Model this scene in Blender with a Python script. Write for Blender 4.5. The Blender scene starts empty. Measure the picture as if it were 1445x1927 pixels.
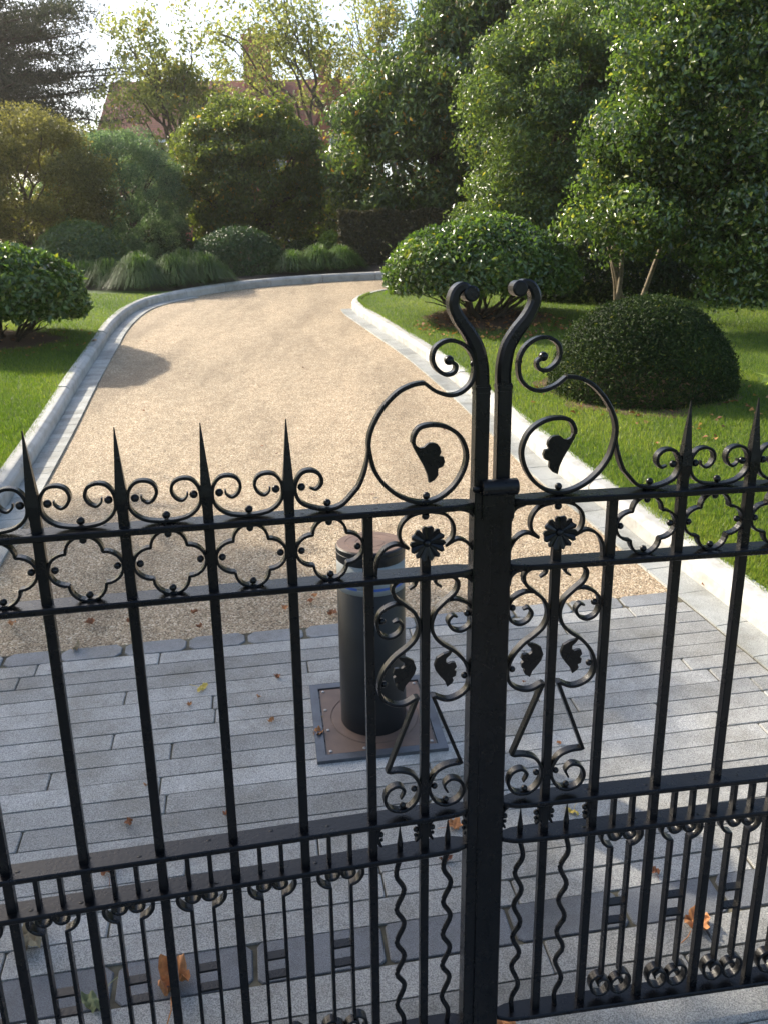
import bpy, math, random
import numpy as np
from mathutils import Vector, Matrix
R = math.radians
random.seed(7); rng = np.random.default_rng(7)
S = bpy.context.scene
COL = S.collection

# ---------------------------------------------------------------- camera
CAM_H, PITCH, ROLL = 1.74, 0.29705, -0.0144
cam_d = bpy.data.cameras.new('camera'); cam = bpy.data.objects.new('camera', cam_d); COL.objects.link(cam)
cp, sp = math.cos(PITCH), math.sin(PITCH); cr, sr = math.cos(ROLL), math.sin(ROLL)
right0, up0, fwd = Vector((1, 0, 0)), Vector((0, sp, cp)), Vector((0, cp, -sp))
rgt = right0*cr + up0*sr; upv = up0*cr - right0*sr
M = Matrix((rgt, upv, -fwd)).transposed().to_4x4(); M.translation = Vector((0, 0, CAM_H))
cam.matrix_world = M
cam_d.sensor_fit = 'VERTICAL'; cam_d.sensor_height = 36; cam_d.lens = 28.8
cam_d.clip_start = 0.05; cam_d.clip_end = 3000
cam_d.dof.use_dof = True; cam_d.dof.focus_distance = 1.65; cam_d.dof.aperture_fstop = 14
S.camera = cam

# ---------------------------------------------------------------- sky, sun, exposure
SUN_AZ = Vector((-0.80, 0.60)); SUN_EL = R(33)
w = bpy.data.worlds.new('World'); S.world = w; w.use_nodes = True
nt = w.node_tree; nt.nodes.clear()
sky = nt.nodes.new('ShaderNodeTexSky'); sky.sky_type = 'NISHITA'; sky.sun_disc = False
sky.sun_elevation = SUN_EL; sky.sun_rotation = math.atan2(SUN_AZ.x, SUN_AZ.y)
sky.air_density = 1.0; sky.dust_density = 2.6; sky.ozone_density = 1.0
bg = nt.nodes.new('ShaderNodeBackground'); bg.inputs['Strength'].default_value = 0.15
wo = nt.nodes.new('ShaderNodeOutputWorld')
nt.links.new(sky.outputs[0], bg.inputs[0]); nt.links.new(bg.outputs[0], wo.inputs[0])
sun_d = bpy.data.lights.new('sun', 'SUN'); sun_d.energy = 4.1; sun_d.angle = R(1.0); sun_d.color = (1.0, 0.90, 0.74)
sun = bpy.data.objects.new('sun', sun_d); COL.objects.link(sun)
sdir = Vector((SUN_AZ.x*math.cos(SUN_EL), SUN_AZ.y*math.cos(SUN_EL), math.sin(SUN_EL)))
sun.rotation_euler = sdir.to_track_quat('Z', 'Y').to_euler(); sun.location = (-20, 15, 20)
S.view_settings.view_transform = 'Standard'; S.view_settings.look = 'None'
S.view_settings.exposure = 1.05; S.view_settings.gamma = 1.0
S.cycles.use_denoising = True
S.cycles.max_bounces = 8; S.cycles.transmission_bounces = 4; S.cycles.transparent_max_bounces = 4
S.cycles.sample_clamp_indirect = 6

# ---------------------------------------------------------------- helpers
def tag(o, label=None, cat=None, group=None, kind=None):
    if label: o['label'] = label
    if cat: o['category'] = cat
    if group: o['group'] = group
    if kind: o['kind'] = kind
    return o
def empty(name, loc, label, cat, group=None, rot=(0, 0, 0)):
    o = bpy.data.objects.new(name, None); COL.objects.link(o); o.location = loc; o.rotation_euler = rot
    o.empty_display_size = 0.1
    return tag(o, label, cat, group)
def link_mesh(name, me, mat, parent=None, origin=None):
    o = bpy.data.objects.new(name, me); COL.objects.link(o)
    if mat: me.materials.append(mat)
    if parent: o.parent = parent
    if origin is not None: o.location = origin
    return o
class MB:
    def __init__(s): s.v = []; s.f = []; s.a = []; s.sm = []
    def add(s, vs, fs, a=0.5, smooth=False):
        b = len(s.v); s.v += [tuple(p) for p in vs]
        for f in fs: s.f.append([b+i for i in f]); s.a.append(a); s.sm.append(smooth)
    def box(s, c, h, a=0.5, rot=None, cham=0.0):
        cx, cy, cz = c; hx, hy, hz = h; pts = []
        if cham:
            k = cham
            ring = [(-hx+k,-hy),(hx-k,-hy),(hx,-hy+k),(hx,hy-k),(hx-k,hy),(-hx+k,hy),(-hx,hy-k),(-hx,-hy+k)]
            pts = [(x, y, -hz) for x, y in ring]+[(x, y, hz) for x, y in ring]
            fs = [list(range(7, -1, -1)), list(range(8, 16))]+[[i, (i+1) % 8, 8+(i+1) % 8, 8+i] for i in range(8)]
        else:
            pts = [(x*hx, y*hy, z*hz) for z in (-1, 1) for x, y in ((-1,-1),(1,-1),(1,1),(-1,1))]
            fs = [[3,2,1,0],[4,5,6,7],[0,1,5,4],[1,2,6,5],[2,3,7,6],[3,0,4,7]]
        if rot is not None: pts = [tuple(rot @ Vector(p)) for p in pts]
        s.add([(x+cx, y+cy, z+cz) for x, y, z in pts], fs, a)
    def tube(s, pts, rad, seg=6, a=0.5, cap=True):
        pts = [Vector(p) for p in pts]; n = len(pts)
        if not hasattr(rad, '__len__'): rad = [rad]*n
        ref = Vector((0.13, 0.21, 0.97)); vs = []
        for i, p in enumerate(pts):
            t = (pts[min(i+1, n-1)]-pts[max(i-1, 0)])
            if t.length < 1e-9: t = Vector((0, 0, 1))
            t.normalize()
            u = t.cross(ref)
            if u.length < 0.05: u = t.cross(Vector((1, 0, 0)))
            u.normalize(); v_ = t.cross(u)
            for k in range(seg):
                an = 2*math.pi*k/seg
                vs.append(p+(u*math.cos(an)+v_*math.sin(an))*rad[i])
        fs = [[i*seg+k, i*seg+(k+1) % seg, (i+1)*seg+(k+1) % seg, (i+1)*seg+k] for i in range(n-1) for k in range(seg)]
        if cap: fs += [list(range(seg-1, -1, -1)), [(n-1)*seg+k for k in range(seg)]]
        s.add(vs, fs, a, True)
    def ribbon(s, pts, th, dep, yc=0.0, a=0.5):
        """pts: (x,z) in the gate plane; th: half thickness in plane; dep: half depth along y"""
        n = len(pts)
        if not hasattr(th, '__len__'): th = [th]*n
        if not hasattr(dep, '__len__'): dep = [dep]*n
        vs = []
        for i in range(n):
            x0, z0 = pts[max(i-1, 0)]; x1, z1 = pts[min(i+1, n-1)]
            tx, tz = x1-x0, z1-z0; l = math.hypot(tx, tz) or 1; nx, nz = -tz/l, tx/l
            x, z = pts[i]; t, d = th[i], dep[i]; c = min(t, d)*0.45
            for (q, y) in ((-t, -d+c), (-t+c, -d), (t-c, -d), (t, -d+c), (t, d-c), (t-c, d), (-t+c, d), (-t, d-c)):
                vs.append((x+nx*q, yc+y, z+nz*q))
        fs = [[i*8+k, i*8+(k+1) % 8, (i+1)*8+(k+1) % 8, (i+1)*8+k] for i in range(n-1) for k in range(8)]
        fs += [list(range(7, -1, -1)), [(n-1)*8+k for k in range(8)]]
        s.add(vs, fs, a, False)
    def sphere(s, c, r, seg=10, ring=6, sc=(1, 1, 1), a=0.5):
        vs = [(c[0], c[1], c[2]+r*sc[2])]
        for i in range(1, ring):
            ph = math.pi*i/ring
            for k in range(seg):
                an = 2*math.pi*k/seg
                vs.append((c[0]+r*sc[0]*math.sin(ph)*math.cos(an), c[1]+r*sc[1]*math.sin(ph)*math.sin(an), c[2]+r*sc[2]*math.cos(ph)))
        vs.append((c[0], c[1], c[2]-r*sc[2])); L = len(vs)-1
        fs = [[0, 1+k, 1+(k+1) % seg] for k in range(seg)]
        for i in range(ring-2):
            for k in range(seg):
                b = 1+i*seg; fs.append([b+k, b+seg+k, b+seg+(k+1) % seg, b+(k+1) % seg])
        b = 1+(ring-2)*seg; fs += [[b+k, L, b+(k+1) % seg] for k in range(seg)]
        s.add(vs, fs, a, True)
    def lathe(s, prof, c=(0, 0, 0), seg=48, a=0.5, smooth=True):
        vs = []; n = len(prof)
        for r, z in prof:
            for k in range(seg):
                an = 2*math.pi*k/seg; vs.append((c[0]+r*math.cos(an), c[1]+r*math.sin(an), c[2]+z))
        fs = [[i*seg+k, i*seg+(k+1) % seg, (i+1)*seg+(k+1) % seg, (i+1)*seg+k] for i in range(n-1) for k in range(seg)]
        s.add(vs, fs, a, smooth)
    def plate(s, outline, y0, y1, a=0.5):
        """outline in (x,z), extruded along y"""
        n = len(outline)
        vs = [(x, y0, z) for x, z in outline]+[(x, y1, z) for x, z in outline]
        s.add(vs, [list(range(n)), list(range(2*n-1, n-1, -1))]+[[i, (i+1) % n, n+(i+1) % n, n+i] for i in range(n)], a)
    def build(s, name, mat, parent=None, origin=None, sharp=40):
        me = bpy.data.meshes.new(name); me.from_pydata(s.v, [], s.f); me.update()
        at = me.attributes.new('v', 'FLOAT', 'FACE'); at.data.foreach_set('value', np.array(s.a, 'f'))
        me.polygons.foreach_set('use_smooth', s.sm)
        return link_mesh(name, me, mat, parent, origin)
def fast_mesh(name, V, F, attr=None, smooth=False):
    """V (N,3), F (M,k) numpy"""
    me = bpy.data.meshes.new(name); k = F.shape[1]
    me.vertices.add(len(V)); me.vertices.foreach_set('co', V.astype('f').ravel())
    me.loops.add(F.size); me.loops.foreach_set('vertex_index', F.astype('i').ravel())
    me.polygons.add(len(F)); me.polygons.foreach_set('loop_start', np.arange(0, F.size, k, dtype='i'))
    me.polygons.foreach_set('loop_total', np.full(len(F), k, dtype='i'))
    if smooth: me.polygons.foreach_set('use_smooth', np.ones(len(F), bool))
    me.update(calc_edges=True)
    if attr is not None:
        a = me.attributes.new('v', 'FLOAT', 'FACE'); a.data.foreach_set('value', attr.astype('f'))
    return me
def catmull(P, n=6):
    P = [tuple(p) for p in P]
    if len(P) < 3: return P
    Q = [tuple(2*P[0][k]-P[1][k] for k in range(len(P[0])))]+P+[tuple(2*P[-1][k]-P[-2][k] for k in range(len(P[0])))]
    out = []
    for i in range(1, len(Q)-2):
        for j in range(n):
            t = j/n
            out.append(tuple(0.5*((2*Q[i][k])+(-Q[i-1][k]+Q[i+1][k])*t+(2*Q[i-1][k]-5*Q[i][k]+4*Q[i+1][k]-Q[i+2][k])*t*t+(-Q[i-1][k]+3*Q[i][k]-3*Q[i+1][k]+Q[i+2][k])*t**3) for k in range(len(P[0]))))
    out.append(P[-1]); return out
def g(y):
    """height of the ground: it climbs one in ten away from the gate, then levels"""
    return 0.1*(min(max(y, -1.0), 18.0)-1.45)

# ---------------------------------------------------------------- materials
def mat(name):
    m = bpy.data.materials.new(name); m.use_nodes = True; nt = m.node_tree
    b = nt.nodes['Principled BSDF']; return m, nt, b
def N(nt, t, **kw):
    n = nt.nodes.new(t)
    for k, v in kw.items():
        if k in n.inputs: n.inputs[k].default_value = v
        else: setattr(n, k, v)
    return n
def ramp(nt, fac, stops, interp='LINEAR'):
    r = nt.nodes.new('ShaderNodeValToRGB'); r.color_ramp.interpolation = interp
    el = r.color_ramp.elements
    while len(el) < len(stops): el.new(0.5)
    for e, (p, c) in zip(el, stops): e.position = p; e.color = (*c, 1)
    nt.links.new(fac, r.inputs[0]); return r.outputs[0]
def coords(nt): return nt.nodes.new('ShaderNodeNewGeometry').outputs['Position']
def noise(nt, scale, detail=4, rough=0.6, vec=None):
    n = N(nt, 'ShaderNodeTexNoise'); n.inputs['Scale'].default_value = scale; n.inputs['Detail'].default_value = detail
    n.inputs['Roughness'].default_value = rough
    nt.links.new(vec or coords(nt), n.inputs['Vector']); return n.outputs[0]
def mixc(nt, fac, a, b, mode='MIX'):
    m = nt.nodes.new('ShaderNodeMix'); m.data_type = 'RGBA'; m.blend_type = mode
    for sock, val in ((m.inputs[0], fac), (m.inputs[6], a), (m.inputs[7], b)):
        if isinstance(val, (int, float)): sock.default_value = val
        elif isinstance(val, tuple): sock.default_value = (*val, 1)
        else: nt.links.new(val, sock)
    return m.outputs[2]
def bump(nt, b, h, strength=0.5, dist=0.01):
    n = nt.nodes.new('ShaderNodeBump'); n.inputs['Strength'].default_value = strength; n.inputs['Distance'].default_value = dist
    nt.links.new(h, n.inputs['Height']); nt.links.new(n.outputs[0], b.inputs['Normal'])
def attr(nt, name='v'):
    a = nt.nodes.new('ShaderNodeAttribute'); a.attribute_name = name; return a.outputs['Fac']
def foliage(name, dark, mid, light, rough=0.4, trans=0.3, tcol=None, spec=0.5, odd=None):
    m, nt, b = mat(name)
    v = attr(nt)
    stops = [(0.0, dark), (0.5, mid), (0.93, light)]
    if odd: stops.append((0.985, odd))
    c = ramp(nt, v, stops)
    nt.links.new(c, b.inputs['Base Color']); b.inputs['Roughness'].default_value = rough
    b.inputs['Specular IOR Level'].default_value = spec
    t = nt.nodes.new('ShaderNodeBsdfTranslucent')
    tc = mixc(nt, 1.0, c, tcol or (1.0, 1.0, 0.55), 'MULTIPLY')
    tb = mixc(nt, 1.0, tc, (2.2, 2.2, 2.2), 'MULTIPLY')
    nt.links.new(tb, t.inputs[0])
    mx = nt.nodes.new('ShaderNodeMixShader'); mx.inputs[0].default_value = trans
    nt.links.new(b.outputs[0], mx.inputs[1]); nt.links.new(t.outputs[0], mx.inputs[2])
    nt.links.new(mx.outputs[0], nt.nodes['Material Output'].inputs['Surface'])
    return m
def plain(name, col, rough=0.6, metal=0.0, nscale=None, nvar=0.3, bmp=0.0, bscale=60, spec=0.5):
    m, nt, b = mat(name)
    b.inputs['Roughness'].default_value = rough; b.inputs['Metallic'].default_value = metal
    b.inputs['Specular IOR Level'].default_value = spec
    if nscale:
        f = noise(nt, nscale)
        c = ramp(nt, f, [(0.3, tuple(x*(1-nvar) for x in col)), (0.7, tuple(min(1, x*(1+nvar)) for x in col))])
        nt.links.new(c, b.inputs['Base Color'])
    else: b.inputs['Base Color'].default_value = (*col, 1)
    if bmp: bump(nt, b, noise(nt, bscale, 3), bmp, 0.003)
    return m

def iron_mat():
    m, nt, b = mat('black_gloss_iron')
    f = noise(nt, 30, 5)
    c_ = ramp(nt, f, [(0.35, (0.003, 0.0034, 0.0045)), (0.75, (0.006, 0.006, 0.007))])
    sp2 = ramp(nt, noise(nt, 55, 6, 0.75), [(0.66, (0, 0, 0)), (0.72, (1, 1, 1))])
    nt.links.new(mixc(nt, sp2, c_, (0.03, 0.018, 0.011)), b.inputs['Base Color'])
    r = N(nt, 'ShaderNodeMapRange'); r.inputs['To Min'].default_value = 0.2; r.inputs['To Max'].default_value = 0.36
    nt.links.new(noise(nt, 18, 5, 0.7), r.inputs[0]); nt.links.new(r.outputs[0], b.inputs['Roughness'])
    b.inputs['Specular IOR Level'].default_value = 0.30
    bump(nt, b, noise(nt, 130, 4, 0.6), 0.35, 0.002)
    return m
IRON = iron_mat()
def granite(name, dark, light, joint_var=0.35, spk=900, moss=0.0):
    m, nt, b = mat(name)
    v = attr(nt)
    base = ramp(nt, v, [(0.0, dark), (1.0, light)])
    sp_ = noise(nt, spk, 3, 0.85)
    speck = ramp(nt, sp_, [(0.38, (0.42, 0.42, 0.44)), (0.5, (1, 1, 1)), (0.60, (1.6, 1.6, 1.55))])
    c = mixc(nt, 0.9, base, speck, 'MULTIPLY')
    st = ramp(nt, noise(nt, 4, 7, 0.75), [(0.36, (0.60, 0.58, 0.53)), (0.56, (1.0, 1.0, 1.0)), (0.7, (1.12, 1.11, 1.08))])
    c = mixc(nt, 0.8, c, st, 'MULTIPLY')
    nt.links.new(c, b.inputs['Base Color']); b.inputs['Roughness'].default_value = 0.55
    h = mixc(nt, 0.5, sp_, noise(nt, 90, 5, 0.8))
    bump(nt, b, h, 0.8, 0.006)
    return m
SETT = granite('silver_granite', (0.20, 0.20, 0.19), (0.45, 0.445, 0.425), spk=250)
SETT_DARK = granite('blue_grey_stone', (0.11, 0.12, 0.135), (0.19, 0.20, 0.22), spk=420)
CHAN = granite('channel_stone', (0.27, 0.28, 0.27), (0.42, 0.43, 0.41), spk=420)
def kerb_mat():
    m, nt, b = mat('pale_limestone')
    v = attr(nt); base = ramp(nt, v, [(0.0, (0.40, 0.395, 0.375)), (1.0, (0.54, 0.53, 0.50))])
    st = ramp(nt, noise(nt, 7, 7, 0.72), [(0.34, (0.62, 0.60, 0.55)), (0.55, (1, 1, 1))])
    c = mixc(nt, 0.8, base, st, 'MULTIPLY')
    nt.links.new(c, b.inputs['Base Color']); b.inputs['Roughness'].default_value = 0.7
    bump(nt, b, noise(nt, 90, 5, 0.7), 0.4, 0.004); return m
KERB = kerb_mat()
def gravel_mat():
    m, nt, b = mat('golden_gravel')
    P = coords(nt)
    vo = N(nt, 'ShaderNodeTexVoronoi'); vo.inputs['Scale'].default_value = 160; vo.inputs['Randomness'].default_value = 1
    nt.links.new(P, vo.inputs['Vector'])
    sep = N(nt, 'ShaderNodeSeparateColor'); nt.links.new(vo.outputs['Color'], sep.inputs[0])
    c = ramp(nt, sep.outputs[0], [(0.0, (0.12, 0.09, 0.055)), (0.2, (0.27, 0.195, 0.115)), (0.5, (0.45, 0.338, 0.215)), (0.8, (0.60, 0.47, 0.32)), (1.0, (0.82, 0.73, 0.56))])
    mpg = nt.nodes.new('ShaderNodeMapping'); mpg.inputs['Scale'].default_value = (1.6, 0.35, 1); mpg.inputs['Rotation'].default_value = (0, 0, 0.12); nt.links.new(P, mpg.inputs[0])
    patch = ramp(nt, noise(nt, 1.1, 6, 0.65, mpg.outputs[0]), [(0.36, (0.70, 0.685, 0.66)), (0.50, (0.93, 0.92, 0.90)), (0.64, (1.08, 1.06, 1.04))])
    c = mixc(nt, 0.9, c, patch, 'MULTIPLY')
    fine = ramp(nt, noise(nt, 9, 5, 0.75), [(0.35, (0.74, 0.72, 0.70)), (0.6, (1.06, 1.06, 1.06))])
    c = mixc(nt, 0.7, c, fine, 'MULTIPLY')
    nt.links.new(c, b.inputs['Base Color']); b.inputs['Roughness'].default_value = 0.75
    inv = N(nt, 'ShaderNodeMath', operation='SUBTRACT'); inv.inputs[0].default_value = 1.0
    nt.links.new(vo.outputs['Distance'], inv.inputs[1])
    h2 = mixc(nt, 0.35, inv.outputs[0], noise(nt, 14, 4, 0.6))
    bump(nt, b, h2, 0.9, 0.012)
    return m
GRAVEL = gravel_mat()
def lawn_mat():
    m, nt, b = mat('lawn_turf')
    c = ramp(nt, noise(nt, 60, 5, 0.8), [(0.3, (0.04, 0.075, 0.008)), (0.7, (0.11, 0.17, 0.018))])
    c2 = ramp(nt, noise(nt, 1.3, 5, 0.6), [(0.35, (0.85, 0.9, 0.9)), (0.62, (1, 1, 1)), (0.74, (1.5, 1.1, 0.9))])
    c = mixc(nt, 0.9, c, c2, 'MULTIPLY')
    nt.links.new(c, b.inputs['Base Color']); b.inputs['Roughness'].default_value = 0.7
    bump(nt, b, noise(nt, 180, 4, 0.8), 0.8, 0.02); return m
LAWN = lawn_mat()
SOIL = plain('dark_soil', (0.035, 0.024, 0.016), 0.95, nscale=40, nvar=0.5, bmp=0.8, bscale=80)
MULCH = plain('bark_mulch', (0.10, 0.055, 0.032), 0.95, nscale=70, nvar=0.6, bmp=1.0, bscale=120)
JOINT = plain('sandy_joint', (0.10, 0.088, 0.058), 0.95, nscale=14, nvar=0.6, bmp=0.5)
GROUND = plain('rough_ground', (0.045, 0.055, 0.022), 0.95, nscale=3, nvar=0.4)
BARK = plain('grey_brown_bark', (0.12, 0.085, 0.055), 0.85, nscale=25, nvar=0.5, bmp=0.8, bscale=60)
BARK_PALE = plain('pale_olive_bark', (0.20, 0.16, 0.10), 0.8, nscale=25, nvar=0.45, bmp=0.7, bscale=60)
BARK_DARK = plain('dark_bark', (0.05, 0.038, 0.028), 0.85, nscale=25, nvar=0.5, bmp=0.8, bscale=60)

# ---------------------------------------------------------------- ground, drive, lawns
def grid_strip(name, A, B, nu, mat_, zoff, kind='structure', crown=0.0, jit=0.0):
    """ruled surface between polylines A and B (x,y), lying zoff above the ground"""
    V = []; F = []; n = len(A)
    for i in range(n):
        for j in range(nu+1):
            t = (j/nu)**1.6
            x = A[i][0]*(1-t)+B[i][0]*t; y = A[i][1]*(1-t)+B[i][1]*t
            d = math.hypot(x-A[i][0], y-A[i][1])
            V.append((x, y, g(y)+zoff+crown*min(d, 1.5)+jit*(random.random()-.5)*min(1, d*3)))
    for i in range(n-1):
        for j in range(nu):
            F.append((i*(nu+1)+j, i*(nu+1)+j+1, (i+1)*(nu+1)+j+1, (i+1)*(nu+1)+j))
    me = fast_mesh(name, np.array(V), np.array(F), smooth=True)
    o = link_mesh(name, me, mat_)
    # faces up
    if me.polygons[0].normal.z < 0: me.flip_normals()
    return tag(o, kind=kind)
ys = [-1500, -40, -10, -1, 0, 3, 6, 9, 12, 15, 18, 22, 60, 200, 2000]
V = [(x, y, g(y)-0.06) for y in ys for x in (-1500, -60, -15, 0, 15, 60, 1500)]
F = [(i*7+j, i*7+j+1, (i+1)*7+j+1, (i+1)*7+j) for i in range(len(ys)-1) for j in range(6)]
tag(link_mesh('ground', fast_mesh('ground', np.array(V), np.array(F)), GROUND), kind='structure')

TH = R(9.0)
def uv2xy(u, v): return (u*math.cos(TH)-v*math.sin(TH), u*math.sin(TH)+v*math.cos(TH))
VE = 3.36                                                   # where the gravel meets the paving
left_joint = [(-1.62, -1.0), (-1.72, 0.6), (-1.86, 2.0), (-2.03, 3.2), (-2.25, 4.5), (-2.45, 5.6), (-2.62, 6.5), (-2.83, 7.55), (-3.03, 8.6), (-3.25, 9.8), (-3.40, 10.6), (-3.52, 11.5), (-3.57, 12.3), (-3.50, 12.95), (-3.25, 13.5), (-2.84, 14.15), (-2.37, 14.65), (-1.68, 15.15), (-0.9, 15.5), (0.1, 15.75), (1.5, 15.9), (3.2, 15.8), (5.2, 15.4), (8, 14.6), (12, 13.2)]
right_joint = [(2.55, -1.0), (2.25, 0.6), (1.88, 2.2), (1.64, 3.2), (1.455, 3.95), (1.33, 4.5), (1.16, 5.2), (0.99, 6.15), (0.79, 7.25), (0.46, 8.8), (0.14, 10.05), (-0.19, 11.25), (-0.36, 11.9), (-0.43, 12.4), (-0.38, 12.85), (-0.2, 13.3), (0.1, 13.65), (0.8, 13.9), (2.5, 13.95), (4.5, 13.75), (7, 13.0), (10, 11.9)]
LJ = catmull(left_joint, 6); RJ = catmull(right_joint, 6)
def offset(P, d):
    out = []
    for i in range(len(P)):
        a, b = P[max(i-1, 0)], P[min(i+1, len(P)-1)]
        tx, ty = b[0]-a[0], b[1]-a[1]; l = math.hypot(tx, ty)
        out.append((P[i][0]-ty/l*d, P[i][1]+tx/l*d))
    return out
# gravel drive
gx0 = []; 
V = []; F = []
rows = [3.1+0.45*i for i in range(31)]
for y in rows:
    for j in range(9):
        V.append((-4.2+(18.2)*j/8, y+(0.16*(-4.2+18.2*j/8) if y < 3.2 else 0), g(y+(0.16*(-4.2+18.2*j/8) if y < 3.2 else 0))-0.012))
F = [(i*9+j, i*9+j+1, (i+1)*9+j+1, (i+1)*9+j) for i in range(len(rows)-1) for j in range(8)]
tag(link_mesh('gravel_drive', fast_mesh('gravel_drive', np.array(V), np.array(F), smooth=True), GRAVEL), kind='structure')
# paving bed under the setts
V = []; F = []
vs_ = [-2.6, -1.0, 0, 1, 2, 3, VE-0.003]
for v in vs_:
    for u in (-3.2, -1, 1, 3.6):
        x, y = uv2xy(u, v); V.append((x, y, g(y)-0.006))
F = [(i*4+j, i*4+j+1, (i+1)*4+j+1, (i+1)*4+j) for i in range(len(vs_)-1) for j in range(3)]
tag(link_mesh('paving_bed', fast_mesh('paving_bed', np.array(V), np.array(F)), JOINT), kind='structure')

def interp_x(P, y):
    for a, b in zip(P[:-1], P[1:]):
        if a[1] <= y <= b[1]:
            t = (y-a[1])/(b[1]-a[1]+1e-9); return a[0]*(1-t)+b[0]*t
    return P[0][0]
def stone(mb, u0, u1, v0, v1, a, clip_l, clip_r, rnd=0.004, h=0.006):
    """one paving stone in (u,v), clipped between the two channel lines"""
    pts = [uv2xy(u, v) for (u, v) in ((u0+rnd, v0), (u1-rnd, v0), (u1, v0+rnd), (u1, v1-rnd), (u1-rnd, v1), (u0+rnd, v1), (u0, v1-rnd), (u0, v0+rnd))]
    pts = [(x+random.uniform(-.0014, .0014), y+random.uniform(-.0014, .0014)) for x, y in pts]
    for fn, sg in ((clip_l, 1), (clip_r, -1)):
        ins = lambda p: sg*(p[0]-fn(p[1]))
        out = []
        for i in range(len(pts)):
            p, q = pts[i], pts[(i+1) % len(pts)]; a_, b_ = ins(p), ins(q)
            if a_ >= 0: out.append(p)
            if (a_ >= 0) != (b_ >= 0):
                t = a_/(a_-b_); out.append((p[0]+(q[0]-p[0])*t, p[1]+(q[1]-p[1])*t))
        pts = out
        if len(pts) < 3: return
    if max(p[0] for p in pts)-min(p[0] for p in pts) < 0.02: return
    dz = random.uniform(-0.0012, 0.0012); n = len(pts)
    cx = sum(p[0] for p in pts)/n; cy = sum(p[1] for p in pts)/n
    k = 0.0035; top = []; mid = []
    for x, y in pts:
        l = math.hypot(cx-x, cy-y) or 1
        top.append((x+(cx-x)/l*k, y+(cy-y)/l*k, g(y)+dz)); mid.append((x, y, g(y)+dz-0.003))
    bot = [(x, y, z-0.02) for x, y, z in mid]
    mb.add(bot+mid+top, [list(range(2*n, 3*n))]+[[i, (i+1) % n, n+(i+1) % n, n+i] for i in range(n)]+[[n+i, n+(i+1) % n, 2*n+(i+1) % n, 2*n+i] for i in range(n)], a)
LCH = offset(LJ, -0.165); RCH = offset(RJ, 0.165)
cl = lambda y: interp_x(LCH[:100], y)+0.006 if y < 12 else -3
crr = lambda y: interp_x(RCH[:80], y)-0.006 if y < 12 else -3
mb = MB(); md = MB(); mc = MB()
v = VE; u = -3.0
while u < 3.3:                                               # rounded blue-grey cobbles along the gravel
    L = random.uniform(0.2, 0.29); stone(mc, u, u+L-0.013, v-0.100, v-random.uniform(0, .006), random.random(), cl, crr, rnd=random.uniform(0.014, 0.026)); u += L
v = VE-0.107; k = 0
while v > -2.2:
    if abs(v-1.77) < 0.05:                                   # a broad course of dark slabs
        u = -3.0
        while u < 3.4:
            L = random.uniform(0.26, 0.36); stone(md, u, u+L-0.012, 1.648, 1.764, random.random()*0.6, cl, crr, rnd=random.uniform(0.008, 0.022)); u += L
        v = 1.64; continue
    wd = 0.0878 if v > 1.77 else 0.098
    u = -3.2+random.random()*0.5; tone = random.uniform(0.1, 1.0)
    while u < 3.4:
        L = random.choice([0.45, 0.8, 1.1, 1.5, 1.9])*random.uniform(0.85, 1.15)
        stone(mb, u, u+L-0.0045, v-wd+0.0055, v, min(1, max(0, tone*0.65+random.uniform(-0.05, 0.4))), cl, crr); u += L
    v -= wd; k += 1
tag(mb.build('paving', SETT), kind='structure')
tag(md.build('paving_border', SETT_DARK), kind='structure')
COBBLE = granite('grey_cobble', (0.19, 0.20, 0.21), (0.30, 0.31, 0.32), spk=420)
tag(mc.build('cobble_border', COBBLE), kind='structure')

def channel(P, side, blk, name, i0, i1):
    mb = MB(); pts = P[i0:i1]
    # resample by length
    out = [pts[0]]; acc = 0; seglist = []
    cur = Vector(pts[0]); idx = 1; need = blk*random.uniform(0.85, 1.15)
    while idx < len(pts):
        nx = Vector(pts[idx]); d = (nx-cur).length
        if d < need: need -= d; cur = nx; idx += 1
        else: cur = cur+(nx-cur).normalized()*need; out.append(tuple(cur)); need = blk*random.uniform(0.85, 1.15)
    A = offset(out, 0.002*side); B = offset(out, 0.16*side)
    for i in range(len(out)-1):
        a0, a1, b0, b1 = Vector(A[i]), Vector(A[i+1]), Vector(B[i]), Vector(B[i+1])
        t = (a1-a0).normalized()*0.0025
        q = [a0+t, a1-t, b1-t, b0+t]
        dz = random.uniform(-0.001, 0.001)
        top = [(p.x, p.y, g(p.y)+0.002+dz) for p in q]; bot = [(x, y, z-0.03) for x, y, z in top]
        mb.add(bot+top, [[4, 5, 6, 7], [0, 1, 5, 4], [1, 2, 6, 5], [2, 3, 7, 6], [3, 0, 4, 7]], random.random())
    o = mb.build(name, CHAN); bpy_fix(o); return tag(o, kind='structure')
def bpy_fix(o):
    import bmesh
    bm = bmesh.new(); bm.from_mesh(o.data); bmesh.ops.recalc_face_normals(bm, faces=bm.faces); bm.to_mesh(o.data); bm.free()
channel(LJ, -1, 0.115, 'drainage_channel', 0, 88)
channel(RJ, 1, 0.27, 'drainage_channel', 0, 80)
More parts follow.
